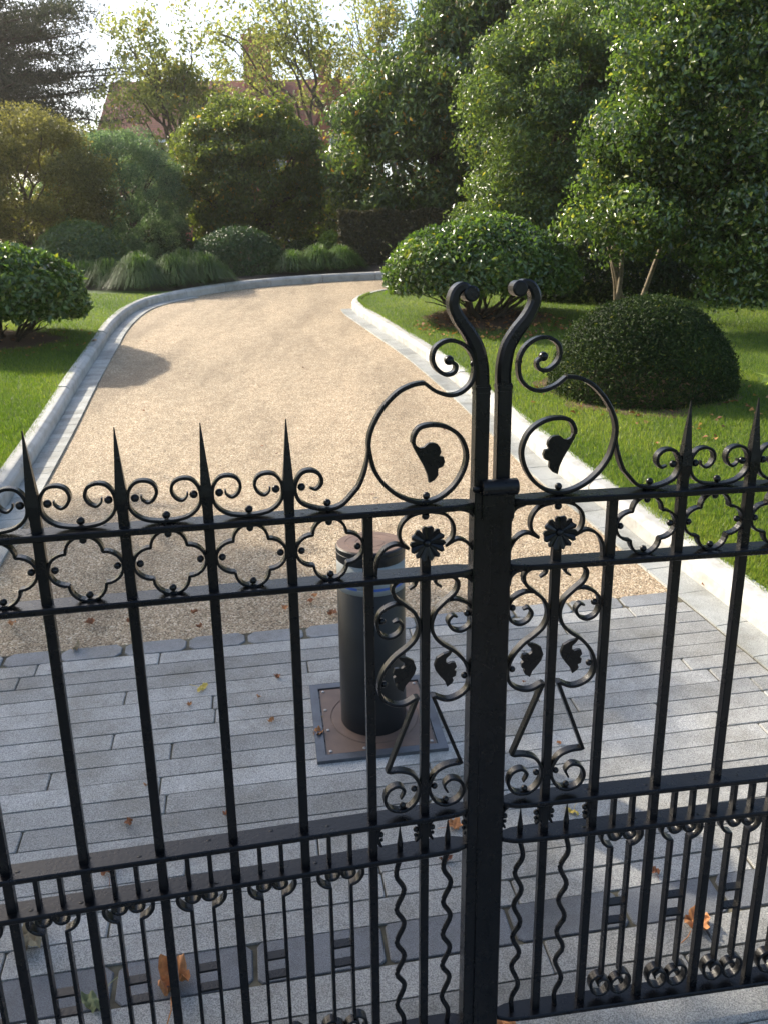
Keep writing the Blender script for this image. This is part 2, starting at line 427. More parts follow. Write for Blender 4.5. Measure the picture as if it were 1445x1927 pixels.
def kerb(P, side, name, KH=0.105, KW=0.125):
    mb = MB(); prof = [(0, -0.05), (0.002, KH-0.036), (0.010, KH-0.022), (0.034, KH-0.003), (0.045, KH), (KW, KH+0.004), (KW, -0.05)]
    offs = [offset(P, side*o) for o, z in prof]
    acc = 0; a = random.random(); start = True
    i = 0
    while i < len(P)-1:
        # stones about 0.9 m long
        j = i; L = 0
        while j < len(P)-1 and L < 0.85: L += math.hypot(P[j+1][0]-P[j][0], P[j+1][1]-P[j][1]); j += 1
        vs = []; idx = list(range(i, j+1)); dz = random.uniform(-0.004, 0.004)
        for n_, k in enumerate(idx):
            for (o, z), OP in zip(prof, offs):
                x, y = OP[k]
                if n_ in (0, len(idx)-1):
                    kk = k+(1 if n_ == 0 else -1); x2, y2 = OP[kk]; l = math.hypot(x2-x, y2-y) or 1
                    x += (x2-x)/l*0.0045; y += (y2-y)/l*0.0045
                vs.append((x, y, g(y)+z+dz))
        m_ = len(prof)
        fs = [[q*m_+k, q*m_+k+1, (q+1)*m_+k+1, (q+1)*m_+k] for q in range(len(idx)-1) for k in range(m_-1)]
        fs += [list(range(m_)), [(len(idx)-1)*m_+k for k in range(m_)]]
        mb.add(vs, fs, random.random()); i = j
    o = mb.build(name, KERB); bpy_fix(o); return tag(o, kind='structure')
kerb(LJ, 1, 'kerb', KH=0.115, KW=0.105); kerb(RJ, -1, 'kerb', KH=0.105)
mbj = MB()
for P, s in ((LJ, 1), (RJ, -1)):                            # mortar core just under the skin of the kerb, seen in the joints
    A = offset(P, s*0.010); B = offset(P, s*0.098)
    vs = []
    for (x, y), (x2, y2) in zip(A, B): vs += [(x, y, g(y)-0.05), (x, y, g(y)+0.058), (x2, y2, g(y2)+0.092), (x2, y2, g(y2)-0.05)]
    mbj.add(vs, [[i*4+k, i*4+k+1, i*4+5+k, i*4+4+k] for i in range(len(A)-1) for k in range(3)])
o = mbj.build('kerb_mortar', JOINT); bpy_fix(o); tag(o, kind='structure')

LO = offset(LJ, 0.103); RO = offset(RJ, -0.122)
nL = 15*6-4
Bl = [(-16, -2+i*(15.6)/(nL-1)) for i in range(nL)]
grid_strip('lawn', LO[:nL], Bl, 26, LAWN, 0.098, crown=0.03)
nb = len(LO)-nL+1
Bb = [(-16+i*40/(nb-1), 13.7+min(1, i/12)*14) for i in range(nb)]
grid_strip('planting_bed', LO[nL-1:], Bb, 26, SOIL, 0.092, crown=0.03)
nR = 17*6
Br = [(14, -2+i*15.6/(nR-1)) for i in range(nR)]
grid_strip('lawn', RO[:nR], Br, 40, LAWN, 0.095, crown=0.02)
def lawn_z(x, y, side):
    if side == 'R': xe = interp_x(RO[:nR], y); return g(y)+0.095+0.02*min(max(x-xe, 0), 1.5)
    xe = interp_x(LO[:nL], y); return g(y)+0.098+0.03*min(max(xe-x, 0), 1.5)
print('LAWN edges', RO[nR-1], LO[nL-1])

# ---------------------------------------------------------------- leaves
def leaves(name, P, Nn, L, Wd, mat_, parent, var, droop=0.0, fold=0.25, jit=0.6, lenvar=0.48):
    """one mesh of many folded leaf blades; P (n,3), Nn (n,3) normals, var (n,) tone"""
    n = len(P)
    Nn = Nn+rng.normal(0, jit, (n, 3)); Nn /= np.linalg.norm(Nn, axis=1)[:, None]+1e-9
    T = rng.normal(0, 1, (n, 3)); T[:, 2] -= droop
    T -= (T*Nn).sum(1)[:, None]*Nn; T /= np.linalg.norm(T, axis=1)[:, None]+1e-9
    Sd = np.cross(Nn, T)
    ln = L*(1+rng.uniform(-lenvar, lenvar, n))[:, None]; wd = Wd*ln/L
    b = P; t = P+T*ln-Nn*ln*0.12
    l1 = P+T*ln*0.45+Sd*wd*0.5+Nn*wd*fold; r1 = P+T*ln*0.45-Sd*wd*0.5+Nn*wd*fold
    V = np.stack([b, l1, t, r1], 1).reshape(-1, 3)
    i = np.arange(n)*4
    F = np.concatenate([np.stack([i, i+2, i+1], 1), np.stack([i, i+3, i+2], 1)])
    me = fast_mesh(name, V, F, np.concatenate([var, var]))
    return link_mesh(name, me, mat_, parent)
def ell_pts(n, c, r, zmin=-1.0, lo=0.9, hi=1.0, bumpy=0.0, seed=0, flat=1.0):
    """points near the surface of an ellipsoid with low-frequency bumps"""
    d = rng.normal(0, 1, (int(n*3), 3)); d /= np.linalg.norm(d, axis=1)[:, None]
    d = d[d[:, 2] > zmin][:n]
    if flat != 1.0: d[:, 2] = np.sign(d[:, 2])*np.abs(d[:, 2])**flat
    ph = np.random.default_rng(seed).uniform(0, 6.28, (6, 3)); fr = np.random.default_rng(seed+1).uniform(2, 7, (6, 3))
    bm = np.zeros(len(d))
    for k in range(6): bm += np.sin(d[:, 0]*fr[k, 0]+ph[k, 0])*np.sin(d[:, 1]*fr[k, 1]+ph[k, 1])*np.sin(d[:, 2]*fr[k, 2]+ph[k, 2])
    rad = rng.uniform(lo, hi, len(d))**0.7*(1+bumpy*bm*0.5)
    st_ = rng.random(len(d)) < 0.035; rad = np.where(st_, rad*rng.uniform(1.0, 1.075, len(d)), rad)
    P = d*rad[:, None]*np.array(r)+np.array(c)
    Nn = d/np.array(r); Nn /= np.linalg.norm(Nn, axis=1)[:, None]
    return P, Nn, bm
def clump_cloud(lumps, n):
    """leaves over the shells of many clumps; returns P,N,tone"""
    wts = np.array([max(l[1])**1.2*min(l[1])**0.8 for l in lumps]); cnt = np.maximum(8, (wts/wts.sum()*n).astype(int))
    Ps, Ns, Vs = [], [], []
    for (c, r, tone), k in zip(lumps, cnt):
        d = rng.normal(0, 1, (k, 3)); d /= np.linalg.norm(d, axis=1)[:, None]
        rad = rng.uniform(0.35, 1.0, k)**0.5*(1+0.18*rng.normal(0, 1, k))
        Ps.append(d*rad[:, None]*np.array(r)+np.array(c)); Ns.append(d); Vs.append(np.full(k, tone))
    return np.concatenate(Ps), np.concatenate(Ns), np.concatenate(Vs)
def reseed(*a):
    global rng
    k = int(abs(sum(round(x*100)*(i*7+3) for i, x in enumerate(a)))) % 100003
    rng = np.random.default_rng(k); random.seed(k)
def crown_lumps(c, r, n, lr, zmin=-0.6, inner=0.55, asym=None, flatness=1.0):
    reseed(*c); out = []
    while len(out) < n:
        d = rng.normal(0, 1, 3); d /= np.linalg.norm(d)
        if d[2] < zmin: continue
        k = rng.uniform(inner, 1.0)
        p = np.array(c)+d*k*(np.array(r)-lr*0.6)
        s = lr*rng.uniform(0.6, 1.25)
        out.append((p, (s*rng.uniform(.9, 1.3), s*rng.uniform(.9, 1.3), s*rng.uniform(.6, .95)*flatness), rng.uniform(-0.12, 0.12)))
    return out
def limb(mb, a, b, r0, r1, wob=0.1, n=6, sag=0.0):
    a, b = Vector(a), Vector(b); L = (b-a).length; P = []
    for i in range(n+1):
        t = i/n; p = a.lerp(b, t)
        if 0 < i < n: p += Vector((random.gauss(0, 1), random.gauss(0, 1), random.gauss(0, .6)))*wob*L*0.35
        p.z -= sag*L*math.sin(math.pi*t)
        P.append(p)
    P = [Vector(p) for p in catmull([tuple(p) for p in P], 3)]
    m = len(P); mb.tube(P, [r0*(1-i/(m-1))+r1*i/(m-1) for i in range(m)], 7)
    return P
def tree(name, base, forks, lumps, nleaf, L, Wd, lm, bark, label, cat, group=None, r0=0.1, droop=0.3, stems=1, spread=0.2, twig=1.0, tonejit=0.22, jit=0.7, fork_z=None, nl=26, fold=0.25, swob=0.10):
    reseed(*base)
    root = empty(name, base, label, cat, group)
    bx, by, bz = base; mb = MB()
    tops = []
    for s in range(stems):
        an = 6.28*s/max(1, stems)+random.random()
        off = Vector((math.cos(an), math.sin(an), 0))
        a = off*(0.05+0.08*(stems > 1)); f = Vector(forks[s % len(forks)])-Vector(base)
        P = limb(mb, a-Vector((0, 0, 0.12)), f, r0, r0*0.62, swob, 5); tops.append((P[-1], r0*0.6)); tops.append((P[len(P)//2+2], r0*0.55))
        tops.append((P[-4], r0*0.5))
    ch = random.sample(lumps, min(len(lumps), nl))
    for l in ch:
        tgt = Vector(l[0])-Vector(base)
        o, r = min(tops, key=lambda t: (t[0]-tgt).length+0.6*max(0, t[0].z-tgt.z)+random.random()*0.4)
        P = limb(mb, o, tgt, r*0.55*twig, 0.008*twig+0.004, 0.12, 5, sag=-0.03)
        for q in range(2):
            e = P[len(P)*(2+q)//4]
            limb(mb, e, tgt+Vector((random.gauss(0, .5), random.gauss(0, .5), random.gauss(0, .35)))*max(l[1]), r*0.2*twig, 0.004, 0.12, 3)
    mb.build('trunk', bark, root)
    P, Nn, t = clump_cloud(lumps, nleaf); P = P-np.array(base)
    v = np.clip(0.45+t+rng.normal(0, tonejit, len(P)), 0, 0.97)
    v[rng.random(len(P)) < 0.012] = 1.0
    leaves('crown', P, Nn, L, Wd, lm, root, v, droop, jit=jit, fold=fold)
    return root
def dome(name, base, r, n, L, Wd, lm, label, cat, group=None, bark=BARK_DARK, lift=0.0, zmin=-0.1, bumpy=0.04, stems=0, lo=0.86, jit=0.55, layers=1, extra=None, tonejit=0.2, flat=1.0):
    """clipped shrub: base on the ground, crown an ellipsoid raised by lift"""
    reseed(*base)
    root = empty(name, base, label, cat, group)
    c = (0, 0, lift)
    P, Nn, bm = ell_pts(n, c, r, zmin, lo, 1.0, bumpy, seed=int(abs(base[0]*37+base[1]*11)), flat=flat)
    v = np.clip(0.45+0.1*bm+rng.normal(0, tonejit, len(P)), 0, 0.97); v[rng.random(len(P)) < 0.006] = 1.0
    leaves('crown', P, Nn, L, Wd, lm, root, v, 0.15, jit=jit)
    mb = MB()
    k = stems or 5
    for i in range(k):
        an = 6.283*i/k+random.uniform(-.3, .3)
        rr = random.uniform(0.35, 0.85)
        e = Vector((math.cos(an)*r[0]*rr, math.sin(an)*r[1]*rr, lift+r[2]*random.uniform(0.0, 0.3)))
        P = limb(mb, Vector((math.cos(an)*0.05, math.sin(an)*0.05, -0.1)), e, max(0.02, 0.028*r[0]), 0.008, 0.10, 5, sag=0.10 if stems else 0)
        for q in range(3 if stems else 0):
            s_ = P[len(P)*(q+2)//6]
            limb(mb, s_, s_+Vector((math.cos(an+random.uniform(-.8, .8)), math.sin(an+random.uniform(-.8, .8)), random.uniform(.3, .8)))*r[0]*0.4, 0.012, 0.004, 0.12, 4)
    mb.build('stems', bark, root)
    return root

F_LAUREL = foliage('laurel_leaf', (0.025, 0.054, 0.011), (0.07, 0.13, 0.022), (0.15, 0.225, 0.04), rough=0.27, trans=0.3, spec=0.7, odd=(0.25, 0.25, 0.03))
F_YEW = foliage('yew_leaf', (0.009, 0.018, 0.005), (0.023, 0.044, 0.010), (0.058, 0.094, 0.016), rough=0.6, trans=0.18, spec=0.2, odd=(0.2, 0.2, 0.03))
F_HOLLY = foliage('holly_leaf', (0.03, 0.058, 0.014), (0.075, 0.13, 0.028), (0.155, 0.23, 0.045), rough=0.2, trans=0.30, spec=0.8, odd=(0.40, 0.40, 0.08))
F_LIGHT = foliage('light_evergreen_leaf', (0.045, 0.08, 0.02), (0.095, 0.145, 0.035), (0.15, 0.205, 0.055), rough=0.28, trans=0.36, spec=0.7, odd=(0.35, 0.33, 0.05))
F_MAG = foliage('magnolia_leaf', (0.03, 0.055, 0.016), (0.07, 0.115, 0.028), (0.13, 0.185, 0.04), rough=0.32, trans=0.34, spec=0.7, odd=(0.35, 0.18, 0.03))
F_TREEC = foliage('olive_green_leaf', (0.045, 0.066, 0.016), (0.105, 0.14, 0.03), (0.18, 0.215, 0.042), rough=0.38, trans=0.44, spec=0.6, odd=(0.40, 0.24, 0.03))
F_OLIVE = foliage('bronze_leaf', (0.065, 0.07, 0.024), (0.135, 0.13, 0.048), (0.22, 0.20, 0.075), rough=0.5, trans=0.42, spec=0.4)
F_BLUE = foliage('blue_green_leaf', (0.045, 0.085, 0.055), (0.10, 0.165, 0.10), (0.17, 0.25, 0.14), rough=0.5, trans=0.38, spec=0.4)
F_CEDAR = foliage('cedar_needles', (0.014, 0.022, 0.012), (0.03, 0.042, 0.022), (0.055, 0.07, 0.032), rough=0.6, trans=0.2)
F_WISPY = foliage('thin_yellow_leaf', (0.10, 0.125, 0.04), (0.18, 0.20, 0.07), (0.27, 0.28, 0.10), rough=0.45, trans=0.5, odd=(0.4, 0.25, 0.03))
F_GRASS = foliage('grass_blade', (0.04, 0.08, 0.010), (0.10, 0.165, 0.018), (0.22, 0.25, 0.05), rough=0.5, trans=0.42)
F_FOUNT = foliage('fountain_grass_blade', (0.03, 0.065, 0.012), (0.07, 0.13, 0.025), (0.13, 0.20, 0.045), rough=0.45, trans=0.4)
F_HEDGE = foliage('brown_hedge_leaf', (0.02, 0.024, 0.01), (0.045, 0.045, 0.018), (0.085, 0.07, 0.028), rough=0.6, trans=0.15)
F_LIME = foliage('lime_leaf', (0.07, 0.12, 0.015), (0.14, 0.21, 0.03), (0.22, 0.29, 0.05), rough=0.4, trans=0.4)
F_DOME = foliage('clipped_leaf', (0.02, 0.045, 0.014), (0.04, 0.085, 0.022), (0.075, 0.14, 0.035), rough=0.38, trans=0.16, spec=0.5)

# ---------------------------------------------------------------- iron gate
BZ = 0.0
RZ = [1.2393, 1.1089, 0.5758, 0.4882, 0.0]                   # upper faces of the five rails
XB = [0.2415+0.14*k for k in range(7)]
XC = 0.133
def gate_leaf(sgn, loc, rot, label, fin, post_c, stile):
    root = empty('iron_gate', loc, label, 'gate', None, rot)
    X = lambda P: [(sgn*x, z) for x, z in P]
    def part(name, mb, parent=root):
        return mb.build(name, IRON, parent)
    def sub(name, mb, p): return mb.build(name, IRON, p)
    def ball(p, x, z, r): b_ = MB(); b_.sphere((x, 0, z), r); b_.build('ball', IRON, p)
    # rails
    for i, z in enumerate(RZ):
        mb = MB(); t = 0.006
        x0, x1 = 0.058, 1.22
        # flat bar with a forged, narrowing end at the meeting stile
        cs = [(0.036, 0.009), (0.046, 0.014), (0.064, 0.021), (0.085, 0.0235), (0.12, 0.0245), (x1, 0.0245)]
        vs = []
        for x, d in cs:
            c = 0.0022
            for y, zz in ((-d+c, z-2*t), (-d, z-2*t+c), (-d, z-c), (-d+c, z), (d-c, z), (d, z-c), (d, z-2*t+c), (d-c, z-2*t)):
                vs.append((sgn*x, y, zz))
        n = len(cs)
        fs = [[a*8+k, a*8+(k+1) % 8, (a+1)*8+(k+1) % 8, (a+1)*8+k] for a in range(n-1) for k in range(8)]+[list(range(8)), [(n-1)*8+k for k in range(8)]]
        mb.add(vs, fs)
        if i in (0, 1):
            mb.ribbon(X(catmull([(0.037, z-0.045), (0.040, z-0.028), (0.050, z-0.017), (0.066, z-0.011)], 5)), 0.005, 0.011)
        rail = part('rail', mb); bpy_fix(rail)
        if i in (0, 2, 3):
            for k in range(9):
                x = 0.2415+0.14*k*0.8+random.uniform(-0.02, .02); mb = MB()
                mb.sphere((sgn*x, random.uniform(-.013, .013), z-0.001), 0.005, 8, 4, (1.3, 1, 0.35))
                sub('rivet', mb, rail)
    # upright bars
    hw = 0.0088
    for k, x in enumerate(XB):
        mb = MB()
        top = RZ[0]-0.013 if k == 0 else 1.262
        mb.box((sgn*x, 0, (top-0.006)/2), (hw, hw, (top+0.006)/2), cham=0.0016)
        bar = part('bar', mb)
        if k > 0:
            mb = MB(); w0 = hw*1.18; zt = 1.4076+random.uniform(-.004, .004); tx = sgn*x+random.uniform(-.003, .003)
            zb = 1.262
            P = [(sgn*x+a*hw, b*hw, zb) for a, b in ((-1, -1), (1, -1), (1, 1), (-1, 1))]
            P += [(sgn*x+a*w0, b*w0, zb+0.022) for a, b in ((-1, -1), (1, -1), (1, 1), (-1, 1))]
            P += [(tx+a*0.0008, b*0.0008, zt) for a, b in ((-1, -1), (1, -1), (1, 1), (-1, 1))]
            mb.add(P, [[r*4+i, r*4+(i+1) % 4, r*4+4+(i+1) % 4, r*4+4+i] for r in range(2) for i in range(4)]+[[8, 9, 10, 11], [3, 2, 1, 0]])
            s_ = sub('spike', mb, bar); bpy_fix(s_)
    mb = MB(); mb.box((sgn*XC, 0, 1.145/2-0.003), (hw, hw, 1.145/2+0.003), cham=0.0016); part('bar', mb)
    mb = MB(); mb.box((sgn*1.235, 0, 0.66), (0.022, 0.022, 0.70), cham=0.002); part('hinge_stile', mb)
    # C scrolls and quatrefoils
    half = [(.0382, 1.2914), (.0369, 1.2837), (.0281, 1.2774), (.0179, 1.2833), (.0121, 1.2962), (.0165, 1.3098), (.0295, 1.3163), (.0451, 1.3145), (.0559, 1.3031), (.0598, 1.2882), (.0583, 1.271), (.0488, 1.2569), (.0309, 1.2468), (0, 1.2430)]
    full = half+[(-x, z) for x, z in reversed(half[:-1])]
    def taper(n, t, d, t0=0.5, e=0.12):
        th, dp = [], []
        for i in range(n):
            s_ = min(i, n-1-i)/(n*e); k = min(1, s_)
            th.append(t*(t0+(1-t0)*k)); dp.append(d*(t0+(1-t0)*k))
        return th, dp
    for k in range(7):
        cx = 0.3115+0.14*k
        if cx > 1.16: continue
        if k > 0:
            P = X([(cx+x, z) for x, z in catmull(full, 5)])
            th, dp = taper(len(P), 0.0027, 0.0085)
            mb = MB(); mb.ribbon(P, th, dp); o = part('scroll', mb)
            mb = MB()
            for bx_, bz_ in ((0, 1.2425+0.0105), (0.0485, 1.2865), (-0.0485, 1.2865)): ball(o, sgn*(cx+bx_), bz_, 0.0072)
        c = 0.0298; zc = 1.1684; P = []
        for q in range(4):
            a0 = math.pi/2*q
            for j in range(13):
                an = -math.pi/2+math.pi*j/12
                lx, lz = c+c*math.cos(an)*1.02, c*math.sin(an)
                P.append((cx+(lx*math.cos(a0)-lz*math.sin(a0))*1.02, zc+(lx*math.sin(a0)+lz*math.cos(a0))*0.98))
        P.append(P[0])
        mb = MB()
        mb.ribbon(X(P+[P[0]]), 0.0025, 0.0085)
        o = part('quatrefoil', mb)
        mb = MB()
        for dx, dz in ((0, .0505), (0, -.0495), (.051, 0), (-.051, 0)): ball(o, sgn*(cx+dx), zc+dz, 0.0066)
        # pickets between rails three and four
        for dx in (-0.0215, 0.0215):
            mb = MB(); mb.box((sgn*(cx+dx), 0, 0.526), (0.0042, 0.0085, 0.0385), cham=0.001); part('short_picket', mb)
        # paired thin bars with scrolled ends and two cross pieces
        for d in (-1, 1):
            T = [(.0215, .428), (.0345, .4335), (.0445, .446), (.0465, .461), (.040, .4725), (.027, .4755), (.010, .4735), (.0025, .464), (.0065, .452), (.016, .4472), (.026, .4515), (.0295, .461), (.024, .469)]
            Bt = [(.0215, .072), (.034, .0715), (.0455, .060), (.047, .040), (.037, .0215), (.020, .0155), (.006, .026), (.0025, .043), (.010, .057), (.022, .060), (.030, .050), (.027, .038)]
            lo_, hi_ = catmull(Bt, 4)[::-1], catmull(T, 4)
            P = X([(cx+d*x, z) for x, z in lo_+[(.0215, .0735), (.0215, .4265)]+hi_]); n = len(P); th, dp = taper(n, 0.0035, 0.0105, 0.6, 0.06)
            mb = MB(); mb.ribbon(P, th, dp); part('scrolled_baluster', mb)
        for z in (0.2725, 0.222): mb = MB(); mb.box((sgn*cx, 0, z), (0.0185, 0.0100, 0.0028)); part('cross_piece', mb)
    # sweeping shoulder scroll beside the posts
    A = catmull([(0.344, 1.2849), (0.3328, 1.2818), (0.3233, 1.2929), (0.3251, 1.307), (0.3384, 1.3162), (0.3565, 1.3137), (0.3684, 1.2959), (0.3692, 1.2773), (0.3609, 1.2602), (0.3408, 1.2493), (0.3134, 1.2440), (0.2878, 1.2502), (0.2641, 1.2735), (0.2555, 1.2849), (0.2457, 1.3087), (0.2401, 1.3326), (0.2380, 1.3599)], 6)
    th, dp = taper(len(A), 0.0032, 0.0095, 0.5)
    mb = MB(); mb.ribbon(X(A), th, dp); o = part('shoulder_scroll', mb)
    ball(o, sgn*0.3134, 1.2550, 0.0072); ball(o, sgn*0.358, 1.287, 0.0072)
    B1 = [(0.092, 1.4985), (0.0800, 1.4895), (0.0835, 1.4775), (0.0985, 1.474), (0.1155, 1.4853), (0.1225, 1.5019), (0.1175, 1.5205), (0.0992, 1.5318), (0.0786, 1.5305), (0.0593, 1.5185), (0.0480, 1.4994), (0.0462, 1.476), (0.0528, 1.4562), (0.0701, 1.4417), (0.091, 1.4376), (0.1155, 1.4453), (0.1360, 1.4602)]
    B2 = [(0.1363, 1.4612), (0.1569, 1.4587), (0.1842, 1.4466), (0.2116, 1.4195), (0.2307, 1.3868), (0.2373, 1.36), (0.2349, 1.3358), (0.2267, 1.3075), (0.2096, 1.2817), (0.1852, 1.2604), (0.1568, 1.2470), (0.1317, 1.2440), (0.1065, 1.2505), (0.0814, 1.2694), (0.0638, 1.2971), (0.0571, 1.3252), (0.063, 1.3502), (0.0758, 1.3683), (0.0973, 1.3816), (0.122, 1.3863), (0.1447, 1.3823), (0.1551, 1.3691), (0.1575, 1.3555)]
    mb = MB(); P = catmull(B1, 6); th, dp = taper(len(P), 0.0034, 0.0095, 0.9); mb.ribbon(X(P), th, dp)
    P = catmull(B2, 6); n = len(P)
    mb.ribbon(X(P), [0.0036]*n, 0.0095); mb.sphere((sgn*0.092, 0, 1.4985), 0.0088, 14, 8, (1, 1.25, 1))
    o = part('crest_scroll', mb)
    ball(o, sgn*0.1317, 1.2550, 0.0072); ball(o, sgn*0.0475, 1.491, 0.006)
    lf = [(0.1610, 1.3600), (0.1575, 1.3480), (0.1498, 1.3337), (0.1374, 1.3114), (0.1302, 1.2942), (0.1276, 1.2798), (0.1176, 1.2845), (0.1108, 1.2929), (0.1110, 1.3053), (0.1015, 1.3095), (0.0984, 1.3180), (0.1010, 1.3270), (0.1091, 1.3283), (0.1055, 1.3360), (0.1075, 1.3450), (0.1130, 1.3515), (0.1200, 1.3533), (0.1290, 1.3530), (0.1370, 1.3460), (0.1440, 1.3450), (0.1500, 1.3485), (0.1535, 1.3560)]
    mb = MB(); mb.plate(X(lf), -0.005, 0.004)
    s_ = sub('leaf_ornament', mb, o); bpy_fix(s_)
    # rosette in its three-lobed arch
    mb = MB()
    tr = [[(0.0385, 1.110), (0.0385, 1.134), (0.0470, 1.153), (0.0600, 1.1645), (0.0746, 1.1675), (0.0957, 1.1572)],
          [(0.0957, 1.1572), (0.0820, 1.172), (0.0790, 1.190), (0.0860, 1.208), (0.1020, 1.2205), (0.133, 1.2255), (0.160, 1.2205), (0.1775, 1.206), (0.1830, 1.188), (0.1790, 1.170), (0.1660, 1.1572)],
          [(0.1660, 1.1572), (0.1870, 1.1665), (0.2040, 1.1630), (0.2170, 1.152), (0.2255, 1.134), (0.2285, 1.110)]]
    for T in tr: mb.ribbon(X(catmull(T, 6)), 0.0028, 0.009)
    o = part('arch_scroll', mb)
    ball(o, sgn*XC, 1.2165, 0.0075)
    mb = MB(); cx, cz = sgn*XC, 1.1685
    for k in range(7):
        an = math.pi/2+k*2*math.pi/7
        ca, sa = math.cos(an), math.sin(an)
        pet = [(0.006, -0.003), (0.020, -0.0095), (0.029, -0.0115), (0.0335, -0.0075), (0.0305, 0), (0.0335, 0.0075), (0.029, 0.0115), (0.020, 0.0095), (0.006, 0.003)]
        fr = [(cx+a*ca-b*sa, -0.014-0.20*a+(0.004 if abs(b) < .001 else 0), cz+a*sa+b*ca) for a, b in pet]
        bk = [(x, y+0.006, z) for x, y, z in fr]; n = len(pet)
        c0 = (cx, -0.014, cz); c1 = (cx, -0.008, cz)
        vs = fr+bk+[c0, c1]; mid = 4
        fs = [[i, i+1, mid, 2*n] if i+1 != mid and i != mid else [i, i+1, 2*n] for i in range(n-1)]
        fs = [[2*n, i, i+1] for i in range(n-1)]+[[2*n+1, n+i+1, n+i] for i in range(n-1)]+[[i, i+1, n+i+1, n+i] for i in range(n-1)]
        mb.add(vs, fs)
    mb.sphere((cx, -0.015, cz), 0.0075, 12, 8)
    mb.box((cx, 0, 1.150), (0.0085, 0.0085, 0.016)); 
    s_ = part('rosette', mb); bpy_fix(s_)
    # tall S scrolls either side of the centre bar
    Mt = [(0.1640, 1.0745), (0.1535, 1.0830), (0.1530, 1.0930), (0.166, 1.0955), (0.184, 1.0945), (0.1965, 1.082), (0.1920, 1.0620), (0.172, 1.0438), (0.1534, 1.025), (0.145, 0.9972), (0.1521, 0.972), (0.1688, 0.954), (0.1937, 0.9352), (0.2153, 0.908), (0.2245, 0.8772), (0.2187, 0.852), (0.1993, 0.8365), (0.1751, 0.8330), (0.1482, 0.8457)]
    Mb = [(0.2099, 0.6837), (0.1829, 0.6821), (0.1585, 0.6711), (0.1441, 0.6452), (0.1445, 0.6219), (0.1578, 0.5985), (0.1793, 0.5880), (0.2042, 0.596), (0.2157, 0.6182), (0.2079, 0.6406), (0.1880, 0.6480), (0.1749, 0.6345), (0.1823, 0.6160)]
    Br = [(0.172, 1.0438), (0.1953, 1.0461), (0.2190, 1.0330), (0.2270, 1.0120), (0.2207, 0.9889), (0.2032, 0.9791), (0.186, 0.9858), (0.1781, 1.0009), (0.1854, 1.0124), (0.1960, 1.009)]
    Lf = [(0.1870, 0.9370), (0.1699, 0.9335), (0.1564, 0.9258), (0.1512, 0.9095), (0.1545, 0.8980), (0.1620, 0.8870), (0.173, 0.8735), (0.1774, 0.8613), (0.1873, 0.8680), (0.1905, 0.8740), (0.1880, 0.8805), (0.1945, 0.8830), (0.1960, 0.8930), (0.1915, 0.8965), (0.1965, 0.9030), (0.1935, 0.9125), (0.1860, 0.9130), (0.1800, 0.9110), (0.1745, 0.9150), (0.1750, 0.9235), (0.1830, 0.9300)]
    for m in (1, -1):
        W = lambda P: X([(XC+m*(x-XC), z) for x, z in P])
        mb = MB()
        P = catmull(Mt, 6)+catmull(Mb, 6); th, dp = taper(len(P), 0.0034, 0.0095, 0.6, 0.06); mb.ribbon(W(P), th, dp)
        o = part('tall_scroll', mb)
        mb = MB(); P = catmull(Br, 6); th, dp = taper(len(P), 0.0030, 0.009, 0.6); mb.ribbon(W(P), th, dp); sub('branch_scroll', mb, o)
        for bx_, bz_ in ((0.2165, 1.0135), (0.2135, 0.880), (0.1545, 0.634), (0.1785, 0.5985)): ball(o, W([(bx_, bz_)])[0][0], bz_, 0.0068)
        mb = MB(); mb.plate(W(Lf), -0.005, 0.003); s_ = sub('leaf_ornament', mb, o); bpy_fix(s_)
        # spear-topped wavy bars of the lower panel
        xw = XC+m*0.0515; mb = MB()
        zz = [(0, .512), (0, .495), (0, .470), (.0085, .4255), (-.0085, .386), (.0085, .338), (-.0085, .298), (.0085, .250), (-.0085, .2105), (.0085, .164), (-.0085, .128), (.0085, .0765), (-.006, .036), (-.004, .0)]
        P = catmull([(sgn*(xw+dx), 0, z) for dx, z in zz], 5)
        mb.tube(P, 0.0058, 8)
        mb.lathe([(0.0001, 0.556), (0.0025, 0.535), (0.0062, 0.508), (0.0066, 0.500), (0.0055, 0.488)], (sgn*xw, 0, 0), 8)
        part('wavy_bar', mb)
    rel = [(.034, .5635), (.022, .5600), (.0123, .5497), (.0098, .535), (.011, .521), (.0180, .507)]
    for cx_, d in ((XC, 1), (XC, -1), (XB[0], -1), (0.029, 1)):
        P = [(cx_+d*x, z) for x, z in catmull(rel, 4)]; th, dp = taper(len(P), 0.0034, 0.009, 0.6)
        mb = MB(); mb.ribbon(X(P), th, dp); o = part('small_scroll', mb)
        ball(o, sgn*(cx_+d*0.0175), 0.5345, 0.0062); ball(o, sgn*(cx_+d*0.0185), 0.521, 0.004)
    # meeting stile, post above it and the curled finial
    mb = MB(); mb.box((sgn*(stile[0]+stile[1])/2, 0, 0.61), ((stile[1]-stile[0])/2, 0.018, 0.648), cham=0.0025)
    part('meeting_stile', mb)
    mb = MB(); mb.box((sgn*post_c, 0, 1.355), (0.0132, 0.0132, 0.099), cham=0.002)
    mb.box((sgn*post_c, 0, 1.4475), (0.0145, 0.0145, 0.003), cham=0.003); mb.box((sgn*post_c, 0, 1.4385), (0.0140, 0.0140, 0.0018), cham=0.003)
    P = catmull(fin, 7); n = len(P)
    th = [0.0130*(1-0.50*max(0, (i/(n-1)-0.25)/0.75)) for i in range(n)]
    mb.ribbon(X(P), th, [0.0130+0.003*i/n for i in range(n)])
    ex, ez = fin[-1]
    vs = []; sg = 20; rr = 0.0138
